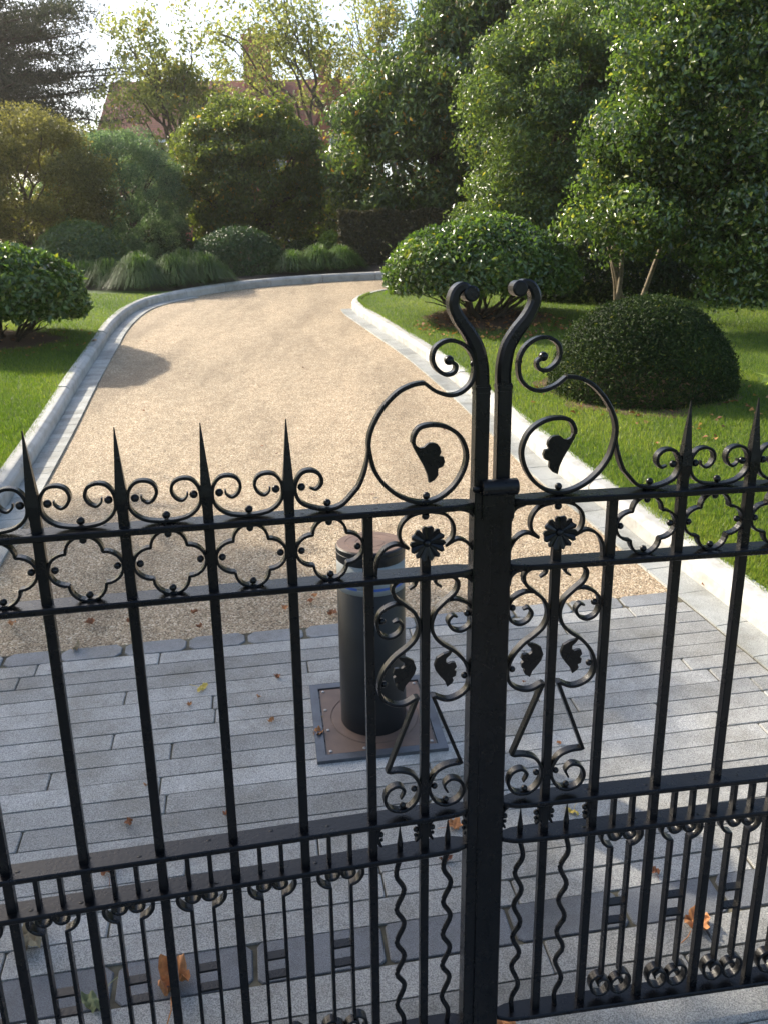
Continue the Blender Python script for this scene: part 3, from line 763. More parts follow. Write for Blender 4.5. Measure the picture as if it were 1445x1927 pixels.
    for y in (-0.0175, -0.0150, 0.0150, 0.0175):
        r_ = rr if abs(y) < .016 else rr-0.003
        for k in range(sg): an = 6.2832*k/sg; vs.append((sgn*ex+r_*math.cos(an), y, ez+r_*math.sin(an)))
    mb.add(vs, [[a*sg+k, a*sg+(k+1) % sg, (a+1)*sg+(k+1) % sg, (a+1)*sg+k] for a in range(3) for k in range(sg)]+[list(range(sg)), [3*sg+k for k in range(sg)]])
    s_ = part('finial_post', mb); bpy_fix(s_)
    return root
finL = [(.0315, 1.440), (.0325, 1.468), (.0352, 1.4909), (.0425, 1.5186), (.0582, 1.5455), (.0763, 1.5698), (.0868, 1.5923), (.0831, 1.6132), (.0700, 1.6229), (.0571, 1.6110)]
finR = [(.0200, 1.440), (.0185, 1.4664), (.0200, 1.4900), (.0260, 1.5180), (.0407, 1.5437), (.0610, 1.5700), (.0722, 1.5968), (.0657, 1.6186), (.0520, 1.6260), (.0415, 1.6175)]
GX, GY, GZ = 0.202, 1.4685, 1.74-1.6657
gl = gate_leaf(-1, (GX, GY, GZ), (0.0031, 0.0027, 0.2062), 'left leaf of the black wrought iron gate, without the latch barrel', finL, 0.0315, (0.0085, 0.0445))
gr = gate_leaf(1, (GX, GY, GZ), (-0.0026, -0.0026, 0.1407), 'right leaf of the black wrought iron gate, carrying the rolled latch barrel', finR, 0.0200, (0.0045, 0.0385))
mb = MB(); mb.box((-0.003, -0.0215, 0.612), (0.0155, 0.003, 0.645)); mb.build('cover_strip', IRON, gr)
mb = MB()                                                    # rolled latch on top of the strip
vs = []; sg = 22
for x, r_ in ((-0.0235, 0.0135), (-0.0225, 0.0155), (0.0430, 0.0155), (0.0445, 0.0140)):
    for k in range(sg): an = 6.2832*k/sg; vs.append((x, -0.024+r_*math.cos(an), 1.2665+r_*math.sin(an)))
mb.add(vs, [[a*sg+k, a*sg+(k+1) % sg, (a+1)*sg+(k+1) % sg, (a+1)*sg+k] for a in range(3) for k in range(sg)]+[list(range(sg)), [3*sg+k for k in range(sg)]], 0.5, False)
mb.box((0.008, -0.0275, 1.232), (0.030, 0.0045, 0.025), cham=0.002)
lt = mb.build('latch', IRON, gr); bpy_fix(lt)
mb = MB(); mb.tube([(-0.040, -0.022, 1.265), (-0.020, -0.022, 1.265)], 0.005, 10); mb.build('pin', IRON, lt)

# ---------------------------------------------------------------- bollard in its plate
B_BODY = plain('black_powder_coat', (0.008, 0.009, 0.011), 0.38, nscale=8, nvar=0.25, bmp=0.25, bscale=300, spec=0.35)
B_RUST = plain('brown_painted_steel', (0.145, 0.092, 0.066), 0.5, nscale=9, nvar=0.3, bmp=0.3, bscale=220)
B_WHITE = plain('reflective_white_band', (0.20, 0.22, 0.22), 0.5, nscale=20, nvar=0.12)
B_BLUE = plain('blue_line', (0.03, 0.09, 0.35), 0.5, nscale=20, nvar=0.15)
B_STEEL = plain('blue_grey_steel_frame', (0.09, 0.10, 0.115), 0.4, metal=0.4, nscale=12, nvar=0.3, bmp=0.3, bscale=120)
B_BOLT = plain('bolt_steel', (0.35, 0.34, 0.33), 0.4, metal=0.7)
bx, by = -0.049, 2.68; bz = g(by)
bol = empty('bollard', (bx, by, bz), 'black rising bollard with brown lid and white and blue band, in its square brown plate', 'bollard')
mb = MB(); rr = 0.1195
mb.lathe([(rr, -0.03), (rr, 0.530), (rr-0.002, 0.532)], seg=64); mb.lathe([(rr-0.002, 0.635), (rr, 0.637), (rr+0.0005, 0.664), (rr-0.001, 0.666), (rr-0.001, 0.668), (rr+.0005, 0.670), (rr+0.0005, 0.682), (rr-0.003, 0.686)], seg=64, smooth=False)
mb.build('body', B_BODY, bol)
mb = MB(); mb.lathe([(rr-0.002, 0.532), (rr-0.0006, 0.5325), (rr-0.0006, 0.551)], seg=64); mb.lathe([(rr-0.0006, 0.560), (rr-0.0006, 0.6345), (rr-0.002, 0.635)], seg=64); mb.build('reflective_band', B_WHITE, bol)
mb = MB()
for k in range(16):
    if k % 4 == 3: continue
    a0, a1 = 6.2832*k/16, 6.2832*(k+1)/16; vs = []
    for j in range(6):
        an = a0+(a1-a0)*j/5
        for z in (0.551, 0.560): vs.append(((rr-0.0004)*math.cos(an), (rr-0.0004)*math.sin(an), z))
    mb.add(vs, [[j*2, j*2+2, j*2+3, j*2+1] for j in range(5)], smooth=True)
    
mb.build('blue_line', B_BLUE, bol)
mb = MB()
mb.lathe([(rr-0.0006, 0.5509), (rr-0.0012, 0.5510), (rr-0.0012, 0.5601), (rr-0.0006, 0.5602)], seg=64)
mb.build('band_gap', B_WHITE, bol)
mb = MB(); prof = [(rr-0.003, 0.686), (rr-0.005, 0.689)]
for r_ in (0.086, 0.050): prof += [(r_+0.0015, 0.6895), (r_+0.001, 0.6882), (r_-0.001, 0.6882), (r_-0.0015, 0.6895)]
prof += [(0.0005, 0.6895)]
mb.lathe(prof, seg=64, smooth=False); lid = mb.build('lid', B_RUST, bol)
mb = MB(); mb.tube([(-0.03, 0.03, 0.6905), (-0.02, 0.045, 0.6905)], 0.003, 6); mb.build('keyhole', B_BODY, lid)
ZR = Matrix.Rotation(R(8.0), 3, 'Z'); SLP = math.atan(0.1); TL = Matrix.Rotation(SLP, 3, 'X')
pl = bol; PR = (TL @ ZR).to_euler(); PL0 = (0.004, 0.003, 0.0003)
_build = MB.build
def _plate_build(self, name, m_, parent=None, origin=None, sharp=40):
    o = _build(self, name, m_, parent, origin); o.location = PL0 if parent is bol else (0, 0, 0); o.rotation_euler = PR if parent is bol else (0, 0, 0); return o
MB.build = _plate_build
mb = MB(); o_, i_ = 0.228, 0.197
for (c, h) in (((0, -(o_+i_)/2, 0.000), (o_, (o_-i_)/2, 0.012)), ((0, (o_+i_)/2, 0.000), (o_, (o_-i_)/2, 0.012)), ((-(o_+i_)/2, 0, 0.000), ((o_-i_)/2, i_, 0.012)), (((o_+i_)/2, 0, 0.000), ((o_-i_)/2, i_, 0.012))): mb.box(c, h)
mb.build('frame', B_STEEL, pl)
mb = MB(); k = 0.1915; n = 64; ringr = [0.126, 0.130, 0.160, 0.162]
sq = []
for j in range(n):
    an = 6.2832*j/n; c_, s_ = math.cos(an), math.sin(an); m_ = max(abs(c_), abs(s_)); sq.append((k*c_/m_, k*s_/m_, 0.008))
R_ = lambda r_, z: [(r_*math.cos(6.2832*j/n), r_*math.sin(6.2832*j/n), z) for j in range(n)]
rings = [R_(0.121, 0.000), R_(0.1225, 0.009), R_(0.157, 0.009), R_(0.1585, 0.006), R_(0.1615, 0.006), R_(0.163, 0.008), sq, [(x, y, -0.01) for x, y, z in sq]]
vs = sum(rings, [])
mb.add(vs, [[a*n+j, a*n+(j+1) % n, (a+1)*n+(j+1) % n, (a+1)*n+j] for a in range(len(rings)-1) for j in range(n)])
o = mb.build('cover_plate', B_RUST, pl); bpy_fix(o); cpl = o
for px in (-0.178, -0.06, 0.06, 0.178):
    for py in (-0.178, 0.178):
        mb = MB(); mb.lathe([(0.006, 0.008), (0.006, 0.0105), (0.004, 0.0112), (0.0005, 0.0105)], (px, py, 0), 10); mb.build('bolt', B_BOLT, cpl)
for py in (-0.06, 0.06):
    for px in (-0.178, 0.178):
        mb = MB(); mb.lathe([(0.006, 0.008), (0.006, 0.0105), (0.004, 0.0112), (0.0005, 0.0105)], (px, py, 0), 10); mb.build('bolt', B_BOLT, cpl)

MB.build = _build
# ---------------------------------------------------------------- fallen leaves
FL = [plain('rust_brown_leaf', (0.30, 0.11, 0.04), 0.7, nscale=60, nvar=0.5), plain('tan_leaf', (0.36, 0.27, 0.15), 0.75, nscale=60, nvar=0.35),
      plain('orange_leaf', (0.50, 0.21, 0.07), 0.65, nscale=60, nvar=0.35), plain('yellow_leaf', (0.62, 0.44, 0.08), 0.6, nscale=60, nvar=0.3), plain('olive_leaf', (0.26, 0.27, 0.12), 0.7, nscale=60, nvar=0.3),
      plain('dark_brown_leaf', (0.14, 0.055, 0.03), 0.75, nscale=60, nvar=0.5)]
def leaf_shape(size, crumple, maple=True, seed=0):
    rs = random.Random(seed); n = 30; ring = []
    for i in range(n):
        an = 2*math.pi*i/n
        if maple:
            r = 0.66+0.17*abs(math.cos(2.5*an))**0.8+0.03*math.cos(13*an)+0.03*rs.uniform(-1, 1)
            if abs(an-math.pi*1.5) < 0.25: r *= 0.55
        else:
            r = 0.30/math.sqrt((math.cos(an)/1.0)**2*0.10+(math.sin(an))**2*0.75+1e-3)*(1+0.05*math.sin(9*an)); r = min(r, 0.95)
        ring.append((r*math.cos(an), r*math.sin(an)))
    vs = [(0, 0, 0)]; fs = []
    levels = (0.35, 0.7, 1.0)
    ph = [rs.uniform(0, 6.28) for _ in range(6)]
    def zf(x, y):
        return crumple*(0.36*abs(math.sin(3.1*x+ph[0])*math.cos(2.7*y+ph[1]))+0.22*math.sin(9*x+4*y+ph[2])*math.sin(8*y-3*x+ph[3])+0.55*max(0, abs(x*math.cos(ph[4])+y*math.sin(ph[4]))-0.15)**1.4)
    for L in levels:
        for x, y in ring: vs.append((x*L*(1-0.25*crumple*L), y*L*(1-0.15*crumple*L), zf(x*L, y*L)))
    vs[0] = (0, 0, zf(0, 0))
    fs = [[0, 1+i, 1+(i+1) % n] for i in range(n)]
    for l in range(2):
        for i in range(n): b = 1+l*n; fs.append([b+i, b+n+i, b+n+(i+1) % n, b+(i+1) % n])
    b = len(vs)
    vs = [(x*size/2, y*size/2, (z+0.04)*size/2) for x, y, z in vs]
    return vs, fs
def fallen(x, y, size, m, crumple, maple, label, group=None, dz=0.004, stalk=True):
    size *= 1.22; mb = MB(); vs, fs = leaf_shape(size, crumple, maple, random.randint(0, 9999))
    mb.add(vs, fs, smooth=True)
    if stalk: mb.tube([(0, -size*0.30, size*.03), (size*0.05, -size*0.55, size*.05), (size*0.02, -size*0.8, size*.02)], size*0.012, 5)
    o = mb.build('fallen_leaf', FL[m], None, (x, y, g(y)+dz)); o.rotation_euler = (TL @ Matrix.Rotation(random.uniform(0, 6.28), 3, 'Z')).to_euler()
    return tag(o, label, 'leaf', group)
SL = iter(['small brown leaf on the setts left of the bollard, uppermost of three', 'small brown leaf on the setts, middle one of the three left of the bollard plate', 'small square brown leaf on the setts below the bright yellow leaf', 'small brown leaf on the setts, lowest of the three left of the bollard plate',
  'small brown leaf on the setts just above the wide rail of the left gate', 'tiny brown leaf halfway down the setts between the two leftmost full bars', 'tiny brown leaf on the setts over the wide rail, below the bright yellow leaf', 'tiny brown leaf behind the straight struts of the right gate leaf', 'tiny brown leaf behind the leaf scrolls of the right gate leaf', 'tiny brown leaf on the sunlit setts between two right hand bars', 'tiny brown leaf on the setts just below the cobble border'])
GL = iter(['small rust leaf on the gravel at the far left edge, above the cobble border', 'small rust leaf on the gravel, first one right of the leftmost bar', 'small rust leaf on the gravel, just left of the second full bar', 'upper small rust leaf of a close pair on the gravel beside the third bar', 'lower small rust leaf of a close pair on the gravel beside the third bar', 'small rust leaf on the gravel just left of the fourth bar', 'small rust leaf on the gravel between the fourth bar and the bollard', 'small rust leaf on the gravel touching the left flank of the bollard', 'small rust leaf high on the gravel between fourth bar and bollard', 'lone small rust leaf on the gravel beyond the third quatrefoil panel', 'small rust leaf on the gravel beyond the leftmost quatrefoil panel'])
GB = 'small brown leaves scattered on the silver setts'
GG = 'small rust brown leaves lying on the gravel near the paving'
fallen(-0.95, 1.741, 0.125, 1, 1.3, True, 'large crumpled tan leaf on the setts behind the left edge of the gate')
fallen(-0.54, 1.62, 0.120, 2, 1.3, True, 'largest orange brown leaf, curled on the dark slab course behind the left gate leaf')
fallen(-0.723, 1.56, 0.085, 4, 1.0, False, 'olive green curled leaf at the bottom of the left gate leaf')
fallen(0.818, 1.765, 0.085, 2, 0.9, True, 'flat orange leaf on the setts behind the right gate leaf')
fallen(-0.815, 1.977, 0.065, 0, 1.2, True, 'rust brown leaf seen between the two middle rails of the left gate leaf')
fallen(-0.721, 2.876, 0.062, 3, 0.5, False, 'bright yellow leaf on the upper setts left of the bollard')
fallen(-0.246, 2.585, 0.050, 2, 1.1, True, 'crumpled orange leaf on the frame of the bollard plate')
fallen(-0.246, 2.68, 0.028, 1, 0.6, False, 'tiny pale leaf on the frame of the bollard plate', stalk=False)
fallen(0.165, 1.995, 0.050, 5, 1.0, False, 'dark brown folded leaf behind the left wavy bars')
fallen(0.203, 2.13, 0.055, 2, 0.8, True, 'orange leaf behind the small scrolls of the left gate leaf')
fallen(0.575, 2.183, 0.050, 3, 0.7, False, 'yellow orange leaf behind the small scrolls of the right gate leaf')
fallen(0.265, 1.50, 0.070, 2, 0.8, True, 'orange leaf under the foot of the meeting stile')
fallen(0.764, 1.943, 0.032, 0, 0.9, True, 'small rust leaf just above the dark slab course, behind the right gate leaf')
fallen(1.541, 3.66, 0.055, 2, 0.7, False, 'slim orange leaf in the channel beside the right kerb')
fallen(-1.319, 3.18, 0.070, 1, 0.9, False, 'thin tan leaf lying over the cobble border at the left')
for (x, y, s_) in ((-0.435, 2.948, .034), (-0.491, 2.814, .028), (-0.75, 2.77, .026), (-0.426, 2.665, .036), (-0.809, 2.163, .034), (-0.8, 2.331, .022), (-0.513, 2.198, .024), (0.601, 2.516, .022), (0.54, 2.888, .020), (1.036, 2.705, .022), (-0.679, 3.089, .018)):
    fallen(x, y, s_, random.choice([0, 2, 0]), 1.1, random.random() < .5, next(SL), GB, stalk=False)
gp = [(-1.684, 3.40), (-1.333, 3.40), (-1.145, 3.40), (-0.877, 3.479), (-0.83, 3.35), (-0.464, 3.506), (-0.35, 3.568), (-0.242, 3.45), (-0.336, 3.62), (-0.58, 3.702), (-1.579, 3.765)]
for x, y in gp: fallen(x, y, random.uniform(.035, .06), random.choice([0, 0, 2]), 1.0, True, next(GL), GG, dz=0.001, stalk=False)
for i in range(16):
    y = random.uniform(4.2, 12); x = random.uniform(interp_x(LJ[:100], y)+0.3, interp_x(RJ[:80], y)-0.3)
    fallen(x, y, random.uniform(.022, .05), random.choice([0, 5, 5]), 0.8, False, 'tiny dark leaf on the open gravel further up the drive', 'tiny leaves far up the gravel drive', dz=0.001, stalk=False)

# ---------------------------------------------------------------- lawns' blades, mulch
def grass(name, pts, h, wd, lean=0.5):
    n = len(pts); P = np.array(pts)
    an = rng.uniform(0, 6.283, n); d = np.stack([np.cos(an), np.sin(an), np.zeros(n)], 1)
    hh = h*rng.uniform(0.5, 1.3, n)[:, None]; ln = np.abs(rng.normal(0, lean, n))[:, None]
    a2 = rng.uniform(0, 6.283, n); dd = np.stack([np.cos(a2), np.sin(a2), np.zeros(n)], 1)
    V = np.stack([P-d*wd/2, P+d*wd/2, P+np.array([0, 0, 1])*hh+dd*hh*ln], 1).reshape(-1, 3)
    F = np.arange(n*3).reshape(-1, 3)
    tone = 0.48+0.16*np.sin(P[:, 0]*1.9+np.sin(P[:, 1]*1.3)*1.5)*np.sin(P[:, 1]*1.6+1)+0.10*np.sin(P[:, 0]*5.3+P[:, 1]*3.1)+rng.normal(0, .22, n)
    return link_mesh(name, fast_mesh(name, V, F, np.clip(tone, 0, 1)), F_GRASS)
pts = []
def dens(y): return 1.0/(max(y, 3)/4.0)**1.7
def bed_r(r, an): return r*(1+0.07*math.sin(3*an+1)+0.06*math.sin(7*an)+0.04*math.sin(13*an+2))
beds = [((2.18, 7.02), 0.84), ((1.33, 10.6), 0.8), ((-4.3, 9.5), 0.65)]
def in_bed(x, y): return any((x-c[0])**2+(y-c[1])**2 < (bed_r(r, math.atan2(y-c[1], x-c[0]))*random.uniform(0.80, 1.02))**2 for c, r in beds)
while len(pts) < 200000:
    y = random.uniform(2.2, 13.8); x = random.uniform(-0.4, 7.5)
    if random.random() > dens(y): continue
    xe = interp_x(RO[:nR], y)
    if x < xe+0.01 or (y > 13.3 and x < 1) or in_bed(x, y) or x > 0.2+y*0.52: continue
    pts.append((x, y, lawn_z(x, y, 'R')-0.004))
tag(grass('lawn_grass', pts, 0.035, 0.0055), 'short green mown grass of the right lawn', 'grass', kind='stuff')
pts = []
while len(pts) < 90000:
    y = random.uniform(3.4, 13.3); x = random.uniform(-8.0, -1.9)
    if random.random() > dens(y)*1.6: continue
    xe = interp_x(LO[:nL], y)
    if x > xe-0.01 or in_bed(x, y) or x < -0.2-y*0.53: continue
    pts.append((x, y, lawn_z(x, y, 'L')-0.004))
tag(grass('lawn_grass', pts, 0.035, 0.0055), 'short green mown grass of the left lawn', 'grass', kind='stuff')
pts = []
for P_, sd_, nn_, hi_ in ((RO[:nR], 'R', 9000, 11.5), (LO[:nL], 'L', 6000, 12.0)):
    for _ in range(nn_):
        i = random.randrange(12, nR-14 if sd_ == 'R' else nL-2); a_, b_ = P_[i], P_[i+1]; t = random.random()
        x, y = a_[0]*(1-t)+b_[0]*t, a_[1]*(1-t)+b_[1]*t; q_ = abs(random.gauss(0, 0.012))*(1+0.8*math.sin(y*5)*math.sin(y*1.7+1))
        pts.append((x+(-q_ if sd_ == 'R' else q_), y, g(y)+0.099))
tag(grass('kerb_edge_grass', pts, 0.032, 0.005, lean=0.9), 'ragged grass creeping over the back edge of both kerbs', 'grass', kind='stuff')
for (c, r), side in zip(beds, 'RRL'):
    V = [(c[0], c[1], lawn_z(c[0], c[1], side)+0.012)]; n = 40
    for k in range(n):
        an = 6.2832*k/n; rr_ = bed_r(r, an); x, y = c[0]+rr_*math.cos(an), c[1]+rr_*math.sin(an)
        V.append((x, y, lawn_z(x, y, side)+0.004))
    mb = MB(); mb.add(V, [[0, 1+k, 1+(k+1) % n] for k in range(n)]); tag(mb.build('mulch_bed', MULCH), kind='structure')
# scattered litter of tiny leaves under the laurel
LIT = foliage('leaf_litter', (0.10, 0.04, 0.02), (0.32, 0.13, 0.05), (0.55, 0.30, 0.10), rough=0.7, trans=0.1)
def litter(name, c, r, n, side, label):
    an = rng.uniform(0, 6.283, n); rad = r*np.sqrt(rng.uniform(0, 1, n))
    P = np.stack([c[0]+rad*np.cos(an), c[1]+rad*np.sin(an), np.zeros(n)], 1)
    P[:, 2] = [lawn_z(x, y, side)+0.02+random.random()*0.015 for x, y, _ in P]
    o = leaves(name, P, np.tile([0, 0, 1.0], (n, 1)), 0.045, 0.03, LIT, None, rng.uniform(0, 0.95, n), jit=0.35)
    return tag(o, label, 'leaf litter', kind='stuff')
litter('leaf_litter', (1.35, 10.1), 0.95, 420, 'R', 'brown and orange leaf litter strewn under the right laurel')
litter('leaf_litter', (2.25, 6.8), 1.1, 110, 'R', 'sparse leaf litter round the foot of the clipped yew dome')
litter('leaf_litter', (-4.2, 9.3), 1.0, 70, 'L', 'sparse leaf litter beneath the left laurel')
litter('leaf_litter', (2.9, 4.9), 1.2, 34, 'R', 'few yellow leaves dotted over the near right lawn')

# ---------------------------------------------------------------- shrubs
dome('yew_dome', (2.21, 7.05, 0.62), (0.79, 0.78, 0.82), 85000, 0.026, 0.010, F_YEW, 'dark clipped yew dome on the right lawn beside the drive', 'shrub', bumpy=0.025, lo=0.84, zmin=-0.05, jit=0.9, flat=0.93)
dome('laurel_mound', (1.25, 10.60, 1.06), (1.20, 1.12, 0.68), 42000, 0.062, 0.030, F_LAUREL, 'broad glossy laurel mound on bare branching stems, right of the drive', 'shrub', lift=0.50, zmin=-0.30, stems=11, bumpy=0.06, lo=0.74, jit=0.85)
dome('laurel_mound', (-4.30, 9.55, 0.93), (0.96, 0.93, 0.60), 28000, 0.066, 0.030, F_LAUREL, 'near glossy laurel mound on low branches on the left lawn', 'shrub', lift=0.46, zmin=-0.34, stems=9, bumpy=0.07, lo=0.74, jit=0.85)
dome('laurel_mound', (-5.50, 15.9, 1.66), (0.92, 0.8, 0.86), 18000, 0.06, 0.028, F_LIGHT, 'mid distance rounded glossy shrub behind the left fountain grasses', 'shrub', lo=0.8, bumpy=0.05)
dome('clipped_mound', (-5.06, 19.5, 1.74), (0.70, 0.6, 0.78), 9000, 0.05, 0.025, F_YEW, 'small dark clipped mound between the two left domes, beneath the blue green tree', 'shrub', lo=0.85)
dome('clipped_mound', (-2.70, 16.35, 1.52), (0.98, 0.9, 0.88), 30000, 0.045, 0.018, F_DOME, 'large smooth clipped green mound by the curve of the far kerb', 'shrub', lo=0.88, bumpy=0.03, jit=0.8)
dome('clipped_mound', (-1.56, 18.3, 1.74), (0.62, 0.6, 0.46), 8000, 0.05, 0.025, F_YEW, 'low dark mound behind the right hand clump of fountain grass', 'shrub', lo=0.85)
dome('lime_shrub', (-1.00, 18.0, 1.74), (0.36, 0.4, 0.64), 3500, 0.06, 0.035, F_LIME, 'small lime green shrub at the left end of the brown hedge', 'shrub', lo=0.7, bumpy=0.1)
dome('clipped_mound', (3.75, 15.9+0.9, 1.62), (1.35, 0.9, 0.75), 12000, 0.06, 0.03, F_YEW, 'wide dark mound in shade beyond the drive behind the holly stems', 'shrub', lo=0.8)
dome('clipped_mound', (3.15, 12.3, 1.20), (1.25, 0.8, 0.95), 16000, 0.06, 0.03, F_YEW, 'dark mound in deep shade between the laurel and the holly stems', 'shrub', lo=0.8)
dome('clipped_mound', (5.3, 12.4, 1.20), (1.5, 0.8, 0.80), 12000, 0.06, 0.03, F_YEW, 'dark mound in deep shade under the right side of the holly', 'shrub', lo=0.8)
dome('clipped_mound', (-4.18, 7.45, 0.75), (0.42, 0.4, 0.42), 9000, 0.03, 0.015, F_YEW, 'small dark clipped mound cut off by the left edge', 'shrub', lo=0.85)

def fountain(base, r, h, n, label):
    P = np.tile(np.array([0, 0, 0.0]), (n, 1)); an = rng.uniform(0, 6.283, n)
    d = np.stack([np.cos(an), np.sin(an), np.zeros(n)], 1); sd = np.stack([-np.sin(an), np.cos(an), np.zeros(n)], 1)
    reach = r*rng.uniform(0.05, 1.15, n)[:, None]; hh = h*rng.uniform(0.55, 1.15, n)[:, None]
    b = d*rng.uniform(0, 0.09, n)[:, None]+sd*rng.normal(0, .03, n)[:, None]
    up = np.array([0, 0, 1.0]); w_ = 0.0055
    q_ = reach/r; hh = hh*(1.08-0.42*q_**2); p0 = b; p1 = b+d*reach*0.32+up*hh*0.66; p2 = b+d*reach*0.72+up*hh*(1.0-0.25*q_); p3 = b+d*reach*1.08+up*hh*(0.92-0.92*q_**1.3)+sd*rng.normal(0, .03, n)[:, None]
    V = np.stack([p0-sd*w_, p0+sd*w_, p1-sd*w_, p1+sd*w_, p2-sd*w_*.7, p2+sd*w_*.7, p3], 1).reshape(-1, 3)
    i = np.arange(n)*7; F = np.concatenate([np.stack([i+a, i+b_, i+c], 1) for a, b_, c in ((0, 1, 3), (0, 3, 2), (2, 3, 5), (2, 5, 4), (4, 5, 6))])
    t = np.tile(np.clip(rng.normal(.42, .2, n), 0, 1), 5)
    root = empty('fountain_grass', base, label, 'grass clump', 'fountain grasses along the far kerb')
    link_mesh('blades', fast_mesh('blades', V, F, t), F_FOUNT, root)
for fx, fy, fr, fh, fn, lab in ((-4.95, 14.35, .52, .38, 1800, 'leftmost fountain grass clump, dark, beside the near lawn'), (-4.50, 14.15, .50, .42, 1800, 'second fountain grass clump from the left, in shade'),
  (-3.98, 14.05, .60, .50, 3200, 'brightest fountain grass clump, catching the sun behind the kerb'), (-3.48, 14.35, .58, .45, 2400, 'fountain grass clump just right of the brightest one'),
  (-3.05, 14.75, .55, .44, 2200, 'fountain grass clump touching the large clipped mound on its left side'), (-4.2, 14.95, .55, .46, 1800, 'fountain grass clump in the second row, behind the brightest one'), (-3.5, 15.3, .55, .46, 1800, 'fountain grass clump in the second row, beside the large clipped mound'),
  (-1.65, 16.05, .52, .36, 1900, 'fountain grass clump just right of the large clipped mound'), (-1.20, 16.3, .52, .42, 2000, 'fountain grass clump midway between clipped mound and brown hedge'), (-0.75, 16.45, .50, .40, 1900, 'fountain grass clump against the brown hedge')):
    fountain((fx, fy, g(fy)+0.10), fr, fh, fn, lab)

# brown hedge
root = empty('clipped_hedge', (0.75, 17.3, 1.70), 'tall square cut brown green hedge behind the far kerb', 'hedge')
n = 26000; hx, hy, hz = 1.55, 0.45, 0.98
P = rng.uniform(-1, 1, (n, 3)); ax = rng.choice(3, n, p=[0.15, 0.6, 0.25]); sg_ = np.where(rng.random(n) < 0.75, np.where(ax == 2, 1, -1), 1)
P[np.arange(n), ax] = sg_*(1-np.abs(rng.normal(0, 0.05, n))); Nn = np.zeros((n, 3)); Nn[np.arange(n), ax] = sg_
P *= np.array([hx, hy, hz/2]); P[:, 2] += hz/2+0.02*np.sin(P[:, 0]*7)
leaves('foliage', P, Nn, 0.055, 0.028, F_HEDGE, root, np.clip(rng.normal(.45, .22, n)+0.15*np.sin(P[:, 0]*3), 0, .97), jit=0.7)
mb = MB()
for i in range(14): x = -1.4+i*0.215; limb(mb, (x, 0, -0.1), (x+random.uniform(-.1, .1), random.uniform(-.2, .2), 0.85), 0.022, 0.008, 0.06, 4)
mb.build('stems', BARK_DARK, root)

# ---------------------------------------------------------------- trees in view
LT = crown_lumps((-6.95, 17.2, 3.15), (1.85, 1.6, 1.65), 200, 0.28, zmin=-0.7, inner=0.65)
tree('bronze_tree', (-6.9, 17.2, 1.66), [(-7.1, 17.2, 2.5), (-6.6, 17.0, 2.5), (-6.9, 17.4, 2.6)], LT, 64000, 0.055, 0.026, F_OLIVE, BARK, 'bronze green multi stemmed small tree at the left edge', 'tree', r0=0.07, stems=5)
LT = crown_lumps((-5.80, 19.2, 2.85), (1.70, 1.4, 1.90), 300, 0.22, zmin=-0.85, inner=0.8)
tree('blue_green_tree', (-5.8, 19.3, 1.70), [(-6.0, 19.3, 2.5), (-5.5, 19.2, 2.5)], LT, 90000, 0.060, 0.015, F_BLUE, BARK_DARK, 'smooth blue green dome shaped tree behind the bronze tree', 'tree', r0=0.08, stems=4, jit=0.7)
LT = crown_lumps((-2.98, 20.6, 3.65), (1.95, 1.7, 1.85), 260, 0.30, zmin=-0.8, inner=0.7)
tree('round_headed_tree', (-2.75, 20.6, 1.70), [(-2.9, 20.5, 2.9), (-2.6, 20.7, 2.9)], LT, 70000, 0.088, 0.040, F_TREEC, BARK_DARK, 'round headed olive green tree with dark forked trunk in the middle distance', 'tree', r0=0.11, stems=3, droop=0.9)
LT = crown_lumps((1.0, 18.6, 3.85), (2.4, 1.9, 1.85), 130, 0.42, zmin=-0.9)+crown_lumps((1.65, 18.5, 5.3), (1.95, 1.7, 1.7), 105, 0.42, zmin=-0.9)+crown_lumps((2.65, 18.6, 6.9), (1.8, 1.4, 1.9), 90, 0.42, zmin=-0.9)
tree('magnolia_tree', (1.0, 18.8, 1.70), [(0.9, 18.7, 3.2), (1.2, 18.8, 3.4)], LT, 105000, 0.11, 0.046, F_MAG, BARK_DARK, 'tall dark magnolia with long glossy leaves rising over the brown hedge', 'tree', r0=0.14, stems=2, droop=0.9)
LT = crown_lumps((3.05, 14.2, 3.85), (1.8, 1.3, 2.0), 200, 0.30, zmin=-0.9)+crown_lumps((2.35, 13.9, 2.6), (1.25, 0.8, 0.85), 64, 0.28, zmin=-0.95)
tree('pale_evergreen_tree', (2.9, 14.9, 1.45), [(2.8, 14.6, 2.6), (3.0, 14.7, 2.8)], LT, 95000, 0.066, 0.030, F_LIGHT, BARK, 'paler green evergreen tree with soft lobed outline right of the magnolia', 'tree', r0=0.10, stems=3)
LT = crown_lumps((4.15, 10.1, 3.40), (1.75, 1.3, 2.0), 190, 0.32, zmin=-0.75)+crown_lumps((2.75, 9.8, 2.12), (0.75, 0.7, 0.40), 24, 0.24, zmin=-1)+crown_lumps((3.15, 10.0, 2.75), (0.95, 0.8, 0.75), 50, 0.28, zmin=-1)+crown_lumps((4.45, 9.5, 1.85), (1.25, 0.8, 0.85), 64, 0.26, zmin=-1)
tree('holly_tree', (3.05, 10.7, 1.02), [(2.72, 10.55, 2.1), (2.88, 10.7, 2.3), (3.02, 10.6, 2.3), (3.6, 10.6, 2.3)], LT, 120000, 0.058, 0.032, F_HOLLY, BARK_PALE, 'near holly with glossy glinting leaves and leaning pale stems on the right lawn', 'tree', r0=0.034, stems=4, droop=0.5, nl=34, fold=0.35, tonejit=0.25, swob=0.03)
LT = crown_lumps((5.2, 17.5, 5.6), (3.2, 1.5, 3.3), 150, 0.6, zmin=-0.95)
